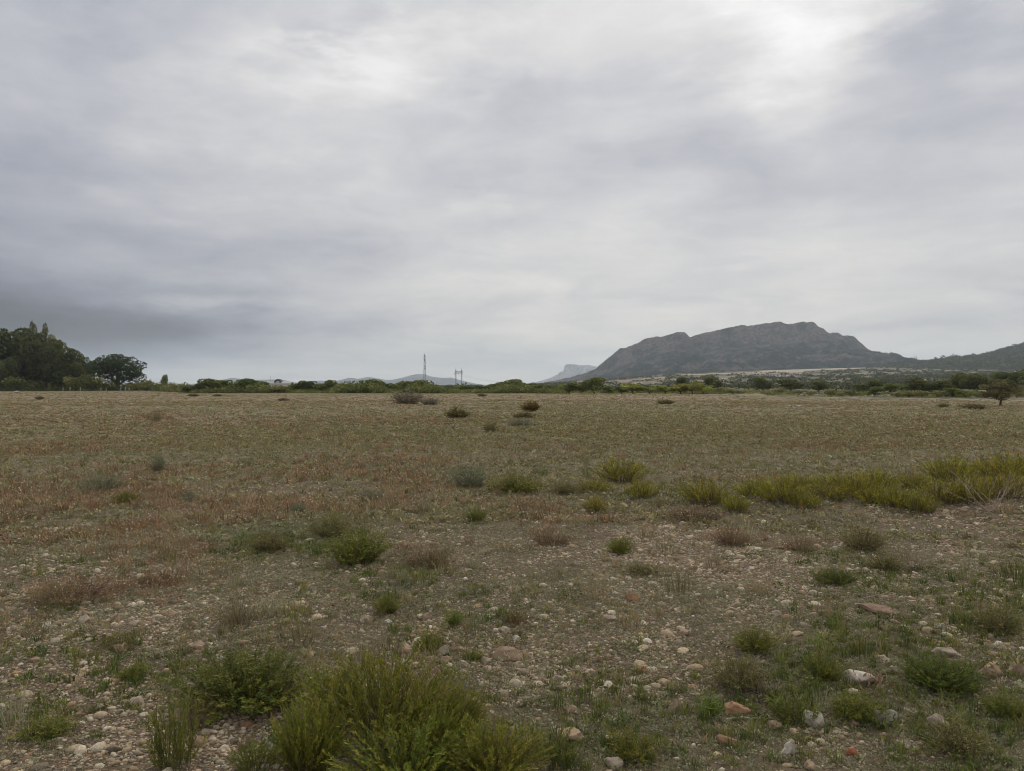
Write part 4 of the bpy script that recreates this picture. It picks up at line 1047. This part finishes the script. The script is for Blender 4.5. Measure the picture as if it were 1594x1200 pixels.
for i, px in enumerate((98, 109, 125, 157, 165, 188, 195, 201, 234)):
    x, y, z = gd(px, 228); g = Geo(); hh = [.8, .9, 1.0, .7, .6, .9, 1.0, .8, 1.4][i]
    tube(g, [(0, 0, -.1), (0, 0, hh * .5), (.02, 0, hh)], [.13, .12, .12], (.5, .45, .4), 8)
    tube(g, [(.02, 0, hh), (.02, 0, hh + .1)], [.17, .10], (.6, .56, .5), 8)
    o = add('post', g.mesh('post'), M_POST if i != 8 else M_DARK); o.location = (x, y, z)
    tag(o, '%s from the left of nine short posts at the foot of the grove' % ORD[i], 'post', 'short posts along the field edge')

def row(items, phrase, kinds, group, name='tree', cat='tree', dd=0):
    n = len(items)
    look = {'almond': 'light green tree', 'green': 'mid green tree', 'round': 'dark rounded tree', 'scrub': 'low olive shrub'}
    tot = {}
    for a in items: tot[a[4]] = tot.get(a[4], 0) + 1
    cnt = {}
    for a in sorted(items, key=lambda q: q[0]):
        k = a[4]; j = cnt.get(k, 0); cnt[k] = j + 1
        pos = 'only' if tot[k] == 1 else ORD[j]
        lab = ('%s %s %s' % (pos, look[k], phrase)) if tot[k] == 1 else ('%s %s from the left %s' % (pos, look[k], phrase))
        tree(a[0], a[1], a[2], a[3], k, lab, {'almond': 'almond_tree', 'scrub': 'shrub'}.get(k, 'tree'), 'shrub' if k == 'scrub' else 'tree', group)
row([(295, 172, 600, 26, 'green'), (310, 168, 596, 24, 'round'), (328, 170, 590, 40, 'green'), (348, 172, 592, 32, 'green'), (366, 176, 600, 26, 'green'), (388, 170, 590, 46, 'green'), (405, 175, 594, 26, 'round')],
    'between the poplar and the pale farmhouse', None, 'trees of the far row')
row([(425, 160, 601, 34, 'scrub'), (441, 162, 600, 30, 'scrub'), (457, 172, 597, 24, 'green'), (482, 172, 593, 32, 'round'), (499, 168, 599, 26, 'green'), (512, 170, 592, 24, 'green'), (535, 172, 601, 34, 'green'), (556, 168, 598, 30, 'green'), (580, 170, 591, 44, 'green'),
     (601, 172, 597, 26, 'green')], 'between the pale farmhouse and the grey dead bush', None, 'trees of the far row')
row([(622, 172, 600, 30, 'green'), (641, 168, 592, 50, 'green'), (658, 172, 597, 24, 'round'), (672, 170, 602, 26, 'green'), (690, 172, 600, 30, 'round'), (706, 170, 602, 28, 'green')], 'around the foot of the lattice mast', None, 'trees of the far row')
row([(724, 170, 600, 32, 'green'), (746, 172, 599, 32, 'green'), (760, 230, 600, 10, 'round'), (776, 175, 597, 26, 'round'), (797, 168, 591, 40, 'green'), (818, 172, 598, 28, 'green'), (838, 170, 599, 34, 'green'), (855, 168, 600, 24, 'green')],
    'between the pylon and the foot of the mountain', None, 'trees of the far row')
row([(886, 150, 596, 36, 'green'), (905, 158, 599, 26, 'green'), (926, 148, 588, 38, 'green'), (947, 160, 601, 24, 'green'), (968, 156, 602, 30, 'green'), (986, 150, 597, 38, 'almond'), (1012, 150, 600, 36, 'almond'), (1036, 148, 600, 36, 'almond'), (1060, 148, 599, 34, 'almond'),
     (1078, 143, 594, 42, 'almond'), (1095, 148, 597, 32, 'almond'), (1063, 190, 587, 26, 'round'), (1108, 185, 586, 26, 'round'), (1122, 150, 603, 28, 'scrub')], 'below the left half of the mountain', None, 'trees of the orchard row')
row([(1140, 150, 605, 20, 'scrub'), (1150, 140, 607, 22, 'scrub'), (1187, 165, 588, 28, 'round'), (1195, 135, 609, 22, 'scrub'), (1214, 150, 603, 22, 'scrub'), (1229, 165, 590, 40, 'round'), (1243, 132, 607, 28, 'scrub'), (1274, 165, 592, 24, 'round'),
     (1262, 128, 609, 18, 'scrub'), (1193, 112, 617, 12, 'scrub'), (1182, 106, 620, 9, 'scrub')], 'below the right half of the mountain', None, 'trees beyond the field at right')
row([(1294, 118, 605, 24, 'scrub'), (1311, 112, 611, 18, 'scrub'), (1326, 114, 607, 26, 'scrub'), (1340, 150, 598, 24, 'round'), (1362, 150, 591, 28, 'round'), (1385, 140, 597, 30, 'green'), (1362, 110, 602, 26, 'green'), (1398, 108, 611, 22, 'scrub'), (1410, 150, 600, 24, 'green'),
     (1425, 150, 588, 34, 'round')], 'below the saddle with the far pylons', None, 'trees beyond the field at right')
row([(1415, 106, 609, 26, 'scrub'), (1436, 106, 608, 26, 'scrub'), (1458, 105, 608, 28, 'scrub'), (1482, 105, 604, 30, 'green'), (1502, 104, 606, 26, 'scrub'), (1448, 150, 596, 26, 'round'), (1470, 150, 592, 34, 'round'), (1491, 155, 581, 34, 'round'), (1515, 150, 582, 38, 'round'),
     (1522, 103, 612, 22, 'scrub'), (1540, 150, 590, 32, 'round'), (1566, 155, 580, 40, 'round'), (1592, 150, 576, 46, 'round'), (1583, 104, 608, 30, 'scrub'), (1620, 140, 578, 50, 'round')], 'below the wooded hillside at the right', None, 'trees beyond the field at right')
row([(318, 178, 596, 26, 'round'), (357, 180, 597, 28, 'green'), (377, 178, 596, 24, 'round'), (400, 182, 598, 26, 'green')], 'in the back line left of the farmhouse', None, 'trees of the second line')
row([(470, 182, 598, 26, 'round'), (497, 180, 597, 26, 'round'), (524, 180, 597, 26, 'round'), (546, 182, 598, 26, 'green'), (567, 178, 596, 28, 'round'), (592, 180, 596, 26, 'round'), (612, 182, 598, 26, 'green'), (630, 180, 596, 24, 'round')], 'in the back line between farmhouse and mast', None, 'trees of the second line')
row([(682, 184, 599, 24, 'round'), (700, 182, 599, 26, 'round'), (735, 184, 599, 26, 'round'), (765, 182, 598, 24, 'green'), (786, 180, 595, 26, 'round'), (808, 182, 596, 28, 'green'), (828, 184, 597, 26, 'round'), (848, 182, 598, 26, 'green'), (868, 182, 599, 26, 'round')], 'in the back line between mast and mountain', None, 'trees of the second line')
tree(1557, 62, 592.5, 54, 'lone', 'lone brownish round tree on a forked trunk inside the field at right', 'tree', var=0)

# undergrowth and scrub nobody could count
def undergrowth():
    parts = []
    tp = [T_leafy(36, .95, .6, .30, .16, s + 400) for s in range(5)]
    cg = pick([(.052, .062, .024), (.068, .075, .030), (.045, .055, .022), (.09, .085, .04)], [3, 3, 2, 1])
    def strip(n, p0, p1, a, b, smin, smax, hs):
        px = rng.uniform(p0, p1, n); u = (px - CX) / F; e = edge_d(u); d = e * rng.uniform(a, b, n)
        x = u * d; s = rng.uniform(smin, smax, n)
        kp = (fbm(x / 5, d / 9, 161, 2) > -.05) | (px < 880); x, d, s = x[kp], d[kp], s[kp]; n = len(s)
        s = s * (.55 + .85 * smooth(-.5, .55, fbm(x / 6, d / 20, 181, 3)))
        return spread(tp, x, d, s, cg, .25, .03, .05, .2, rng.uniform(*hs, n))
    parts += strip(1500, -60, 330, 1.0, 1.12, 1.0, 2.2, (.6, 1.1))
    parts += strip(900, -80, 150, 1.06, 1.22, 3.0, 6.0, (.8, 1.2))
    parts += strip(260, 120, 235, 1.05, 1.15, 2.0, 3.6, (.7, 1.1))
    parts += strip(2300, 270, 880, 1.02, 1.14, .8, 1.9, (.6, 1.15))
    parts += strip(500, 285, 880, 1.08, 1.2, 1.3, 2.1, (.8, 1.1))
    parts += strip(700, 870, 1130, 1.08, 1.3, .7, 1.3, (.5, .9))
    parts += strip(900, 1120, 1700, 1.04, 1.6, .5, 1.2, (.4, .9))
    parts += strip(1000, -60, 1700, 1.2, 1.9, .6, 1.4, (.4, .8))
    scatter('undergrowth', parts, M_FAR, 'tangled undergrowth along the far edge of the field', 'undergrowth')
    # valley scrub
    tp2 = [T_leafy(22, .9, .6, .55, .35, s + 500) for s in range(5)]
    n = 15000
    px = rng.uniform(820, 1720, n); d = 260 * (1650 / 260) ** rng.uniform(size=n); u = (px - CX) / F; w = np.log(d)
    col = field_colour(u * d, d)
    dense = np.clip(.25 + .8 * fbm(u * 26, w * 12, 141, 3) + .7 * smooth(1230, 1420, px), 0, 1) * (col[:, 0] < .2)
    kp = rng.uniform(size=n) < dense; px, d, u = px[kp], d[kp], u[kp]
    s = rng.uniform(1.6, 4.2, len(d)) * (.6 + .4 * smooth(300, 900, d))
    cg2 = pick([(.022, .027, .015), (.028, .033, .017), (.019, .025, .015), (.042, .042, .024)], [3, 3, 2, 1])
    scatter('valley_scrub', spread(tp2, u * d, d, s, cg2, .25, .03, 0, .2, rng.uniform(.5, 1.0, len(d))), M_FAR, 'scattered scrub and olive trees on the rise before the mountain', 'scrub')
    # woodland on the right hillside: sit on the hillside mesh
    me = RIDGE_O.data; nv = len(me.vertices); co_ = np.empty(nv * 3, np.float32); me.vertices.foreach_get('co', co_); co_ = co_.reshape(-1, 3)
    k = rng.integers(0, nv, 16000); Pp = co_[k] + np.stack([rng.normal(size=len(k)) * 3, rng.normal(size=len(k)) * 5, np.zeros(len(k)) - .8], 1)
    Pp = Pp[(Pp[:, 2] > H(Pp[:, 0], Pp[:, 1])) & (Pp[:, 1] < 1960)]
    parts = []
    kk = rng.integers(0, 5, len(Pp))
    for i in range(5):
        q = Pp[kk == i]; s = rng.uniform(2.5, 5.5, len(q)) * (1 + (rng.uniform(size=len(q)) > .97) * .8)
        parts.append(inst(tp2[i], q, np.stack([s, s, s * 1.1], 1), rng.uniform(0, 6.28, len(q)), cg2(len(q)) * rng.uniform(.75, 1.2, (len(q), 1))))
    scatter('hillside_woodland', parts, M_FAR, 'pine woodland covering the hillside at the right', 'woodland')
undergrowth()

# ------------------------------------------------------------------ mast, pylons, wires, farmhouse
def bars(segs, r, sides=4):
    g = Geo()
    for a, b in segs: tube(g, [a, b], [r, r], (.3, .3, .3), sides)
    return g
def lattice(z0, z1, w0, w1, n):
    segs = []
    def cor(k, z): w = w0 + (w1 - w0) * (z - z0) / (z1 - z0); return [(w / 2 * sx, w / 2 * sy, z) for sx, sy in ((-1, -1), (1, -1), (1, 1), (-1, 1))][k]
    for i in range(n):
        a = z0 + (z1 - z0) * i / n; b = z0 + (z1 - z0) * (i + 1) / n
        for k in range(4):
            segs.append((cor(k, a), cor((k + 1) % 4, b))); segs.append((cor((k + 1) % 4, a), cor(k, b))); segs.append((cor(k, b), cor((k + 1) % 4, b)))
    legs = [(cor(k, z0), cor(k, z1)) for k in range(4)]
    return legs, segs
def mast():
    x, y, z = gd(661, 620); top = (CY - 551) / F * 620 + Z0 - z
    t = empty('lattice_mast', (x, y, z - .3)); tag(t, 'tall slender lattice mast with dark antennas behind the tree row', 'mast')
    legs, br = lattice(0, top * .98, 1.9, .9, 16)
    for l in legs: add('leg', bars([l], .075).mesh('leg'), M_STEEL, t)
    add('bracing', bars(br, .04).mesh('bracing'), M_STEEL, t)
    r = np.random.default_rng(3)
    for i in range(8):
        a = i * 2.4; zz = top * (.74 + .03 * i); px_, py_ = math.cos(a) * .62, math.sin(a) * .62
        add('antenna', bars([((px_, py_, zz), (px_, py_, zz + 1.9))], .15, 6).mesh('antenna'), M_DKSTEEL, t)
    for i in range(2):
        g = Geo(); zz = top * (.58 + .07 * i); tube(g, [(.4, -.7, zz), (.4, -.95, zz), (.4, -1.1, zz)], [.2, .5, .52], (.5, .5, .5), 12)
        add('dish', g.mesh('dish'), M_DKSTEEL, t)
    add('tip_rod', bars([((0, 0, top * .97), (0, 0, top * 1.045))], .05).mesh('rod'), M_STEEL, t)
mast()
def pylon(px, d, top, wpx, label, r1=.10):
    x, y, z = gd(px, d); k = d / F; hgt = (CY - top) * k + Z0 - z; w = wpx * k
    t = empty('pylon', (x, y, z - .3), math.radians(8)); tag(t, label, 'pylon')
    for s in (-1, 1):
        g = bars([], r1); legs, br = lattice(0, hgt * .88, .9, .55, 12)
        for a, b in legs: tube(g, [(a[0] + s * w / 2, a[1], a[2]), (b[0] + s * w / 2, b[1], b[2])], [r1, r1], (.3, .3, .3), 4)
        for a, b in br: tube(g, [(a[0] + s * w / 2, a[1], a[2]), (b[0] + s * w / 2, b[1], b[2])], [r1 * .5] * 2, (.3, .3, .3), 4)
        tube(g, [(s * w / 2, 0, hgt * .88), (s * w / 2, 0, hgt)], [r1 * 1.2, r1 * .6], (.3, .3, .3), 4)
        add('leg', g.mesh('leg'), M_STEEL, t)
    z1, z2 = hgt * .70, hgt * .82; x0, x1 = -w * .72, w * .72; sg = []
    for zz in (z1, z2):
        for yy in (-.3, .3): sg.append(((x0, yy, zz), (x1, yy, zz)))
    m = 8
    for i in range(m):
        a = x0 + (x1 - x0) * i / m; b = x0 + (x1 - x0) * (i + 1) / m
        for yy in (-.3, .3): sg += [((a, yy, z1), (b, yy, z2)), ((b, yy, z1), (b, yy, z2))]
    add('crossarm', bars(sg, r1 * .8).mesh('crossarm'), M_STEEL, t)
    for xx in (x0 * .97, 0, x1 * .97):
        add('insulator', bars([((xx, 0, z1), (xx, 0, z1 - hgt * .07))], .12, 6).mesh('insulator'), M_DKSTEEL, t)
    return x, y, z, hgt, w
px_, py_, pz_, ph_, pw_ = pylon(714, 640, 571, 9, 'grey twin legged pylon right of the lattice mast', .085)
pylon(1421, 2500, 553, 3.2, 'left of two tiny pylons on the saddle right of the mountain', .22)
pylon(1425.5, 2300, 551, 3.2, 'right of two tiny pylons on the saddle right of the mountain', .22)
for i, xx in enumerate((-.7, 0, .7)):
    a = np.array([px_ + xx * pw_, py_, pz_ + ph_ * .63]); b = np.array(gd(900, 1000)) + (xx * pw_, 0, 12.0)
    pts = [a + (b - a) * t_ - np.array([0, 0, 4 * 9.5 * t_ * (1 - t_)]) for t_ in np.linspace(0, 1, 24)]
    g = Geo(); tube(g, [p - a for p in pts], [.018] * 24, (.2, .2, .2), 4)
    o = add('power_line', g.mesh('power_line'), M_DKSTEEL); o.location = a
    tag(o, '%s of three sagging wires leaving the twin legged pylon to the right' % ['left', 'middle', 'right'][i], 'power line', 'wires of the pylon line')

def box(g, a, b):
    V = [(x, y, z) for z in (a[2], b[2]) for y in (a[1], b[1]) for x in (a[0], b[0])]
    T = [(0, 2, 3), (0, 3, 1), (4, 5, 7), (4, 7, 6), (0, 1, 5), (0, 5, 4), (2, 6, 7), (2, 7, 3), (0, 4, 6), (0, 6, 2), (1, 3, 7), (1, 7, 5)]
    g.put(V, T, (.5, .5, .5))
def farmhouse():
    d = 420; x, y, z = gd(431, d); k = d / F; yb = Z0 + (CY - 597.5) * k - z   # eave height
    t = empty('farmhouse', (x, y, z)); tag(t, 'low white farmhouse with a dark arched roof rising behind the trees', 'farmhouse')
    w = 46 * k; g = Geo(); box(g, (-w * .55, 0, -.5), (w * .45, 6, yb)); add('wall', g.mesh('wall'), M_WHITE, t)
    g = Geo(); V = [(-w * .57, -.4, yb), (w * .47, -.4, yb), (w * .47, 3, yb + 1.1), (-w * .57, 3, yb + 1.1), (-w * .57, 6.4, yb), (w * .47, 6.4, yb)]
    V2 = [(a, b, c + .15) for a, b, c in V]
    T = [(6, 7, 8), (6, 8, 9), (9, 8, 11), (9, 11, 10), (0, 2, 1), (0, 3, 2), (3, 5, 2), (3, 4, 5), (0, 1, 7), (0, 7, 6), (4, 11, 5), (4, 10, 11), (0, 6, 9), (0, 9, 3), (3, 9, 10), (3, 10, 4), (1, 2, 8), (1, 8, 7), (2, 5, 11), (2, 11, 8)]
    g.put(V + V2, T, (.5, .5, .5)); add('roof', g.mesh('roof'), M_ROOF, t)
    # white upper storey under a dark barrel roof
    cx = 0.2; rr = 5.2 * k; zt = yb + .4
    g = Geo(); box(g, (cx - rr * .72, .8, yb + .2), (cx + rr * .72, 5, zt + rr * .75)); add('upper_wall', g.mesh('upper_wall'), M_WHITE, t)
    g = Geo(); n = 14
    V = []; T = []
    for i in range(n + 1):
        a = math.pi * i / n
        for yy in (.3, 5.4):
            for q in (1.0, .72): V.append((cx - math.cos(a) * rr * q, yy, zt + .3 + math.sin(a) * rr * q * 1.05))
    for i in range(n):
        p = i * 4; q = p + 4
        for a, b in ((0, 1), (1, 3), (3, 2), (2, 0)): T += [(p + a, p + b, q + b), (p + a, q + b, q + a)]
    g.put(V, T, (.1, .1, .1)); add('arched_roof', g.mesh('arched_roof'), M_DARK, t)
    g = Geo(); box(g, (-w * .5, -.03, .3), (-w * .4, .02, yb * .6)); add('door', g.mesh('door'), M_DARK, t)
    for i in range(3):
        g = Geo(); xx = -w * .28 + i * w * .2; box(g, (xx, -.03, yb * .45), (xx + 1, .02, yb * .8)); add('window', g.mesh('window'), M_DARK, t)
    g = Geo(); xp = (418 - 431) * k; tube(g, [(xp, 3, yb), (xp, 3, yb + 12 * k)], [.06, .05], (.3, .3, .3), 6)
    tube(g, [(xp - .5, 3, yb + 11 * k), (xp + .5, 3, yb + 11 * k)], [.05, .05], (.3, .3, .3), 4)
    add('aerial', g.mesh('aerial'), M_DKSTEEL, t)
farmhouse()
def hut(px, d, w, h, label):
    x, y, z = gd(px, d); t = empty('house', (x, y, z - .3), random.uniform(-.4, .4)); tag(t, label, 'house', 'houses on the rise')
    g = Geo(); box(g, (-w / 2, -3, 0), (w / 2, 3, h)); add('wall', g.mesh('wall'), M_WHITE, t)
    g = Geo(); V = [(-w / 2 - .3, -3.4, h), (w / 2 + .3, -3.4, h), (w / 2 + .3, 0, h + 1.4), (-w / 2 - .3, 0, h + 1.4), (-w / 2 - .3, 3.4, h), (w / 2 + .3, 3.4, h)]
    g.put(V, [(0, 1, 2), (0, 2, 3), (3, 2, 5), (3, 5, 4), (0, 3, 4), (1, 5, 2), (0, 5, 1), (0, 4, 5)], (.4, .3, .25)); add('roof', g.mesh('roof'), mat_plain('clay_roof', (.30, .20, .15)), t)
    g = Geo(); box(g, (-w * .2, -3.05, .3), (-w * .05, -2.98, h * .7)); add('door', g.mesh('door'), M_DARK, t)
    g = Geo(); box(g, (w * .15, -3.05, h * .4), (w * .3, -2.98, h * .75)); add('window', g.mesh('window'), M_DARK, t)
hut(903, 1100, 7, 3, 'small white house at the left foot of the mountain')
hut(1205, 960, 14, 3.4, 'long white house on the rise above the dark round trees')
hut(1342, 1350, 10, 3.2, 'white house high on the rise toward the saddle')
hut(1230, 940, 7, 3.0, 'short white house right of the long white one')
hut(934, 1180, 6, 3.0, 'pale house right above the tallest tree of the orchard row')

# ------------------------------------------------------------------ haze
def haze():
    g = Geo(); box(g, (-9900, -9900, -12), (9900, 9900, 330))
    m, nt, N, L = mat_base('haze')
    v = N.new('ShaderNodeVolumePrincipled'); v.inputs['Color'].default_value = (.76, .875, 1.0, 1); v.inputs['Density'].default_value = HAZE; v.inputs['Anisotropy'].default_value = .45
    out = N.new('ShaderNodeOutputMaterial'); L.new(v.outputs[0], out.inputs['Volume'])
    o = add('haze', g.mesh('haze'), m); tag(o, 'thin pale haze that fades the mountains', 'haze', kind='stuff')
HAZE = 1.08e-4
haze()

# ------------------------------------------------------------------ render settings
vs = scene.view_settings
vs.view_transform = 'Standard'; vs.look = 'None'; vs.gamma = 1; vs.exposure = .38; vs.use_curve_mapping = False
c = scene.cycles
c.use_denoising = True
try: c.denoiser = 'OPENIMAGEDENOISE'; c.denoising_prefilter = 'ACCURATE'; c.denoising_input_passes = 'RGB_ALBEDO_NORMAL'
except Exception: pass
c.pixel_filter_type = 'BLACKMAN_HARRIS'; c.filter_width = 1.0
c.max_bounces = 5; c.diffuse_bounces = 2; c.glossy_bounces = 1; c.transmission_bounces = 2; c.volume_bounces = 1; c.transparent_max_bounces = 4
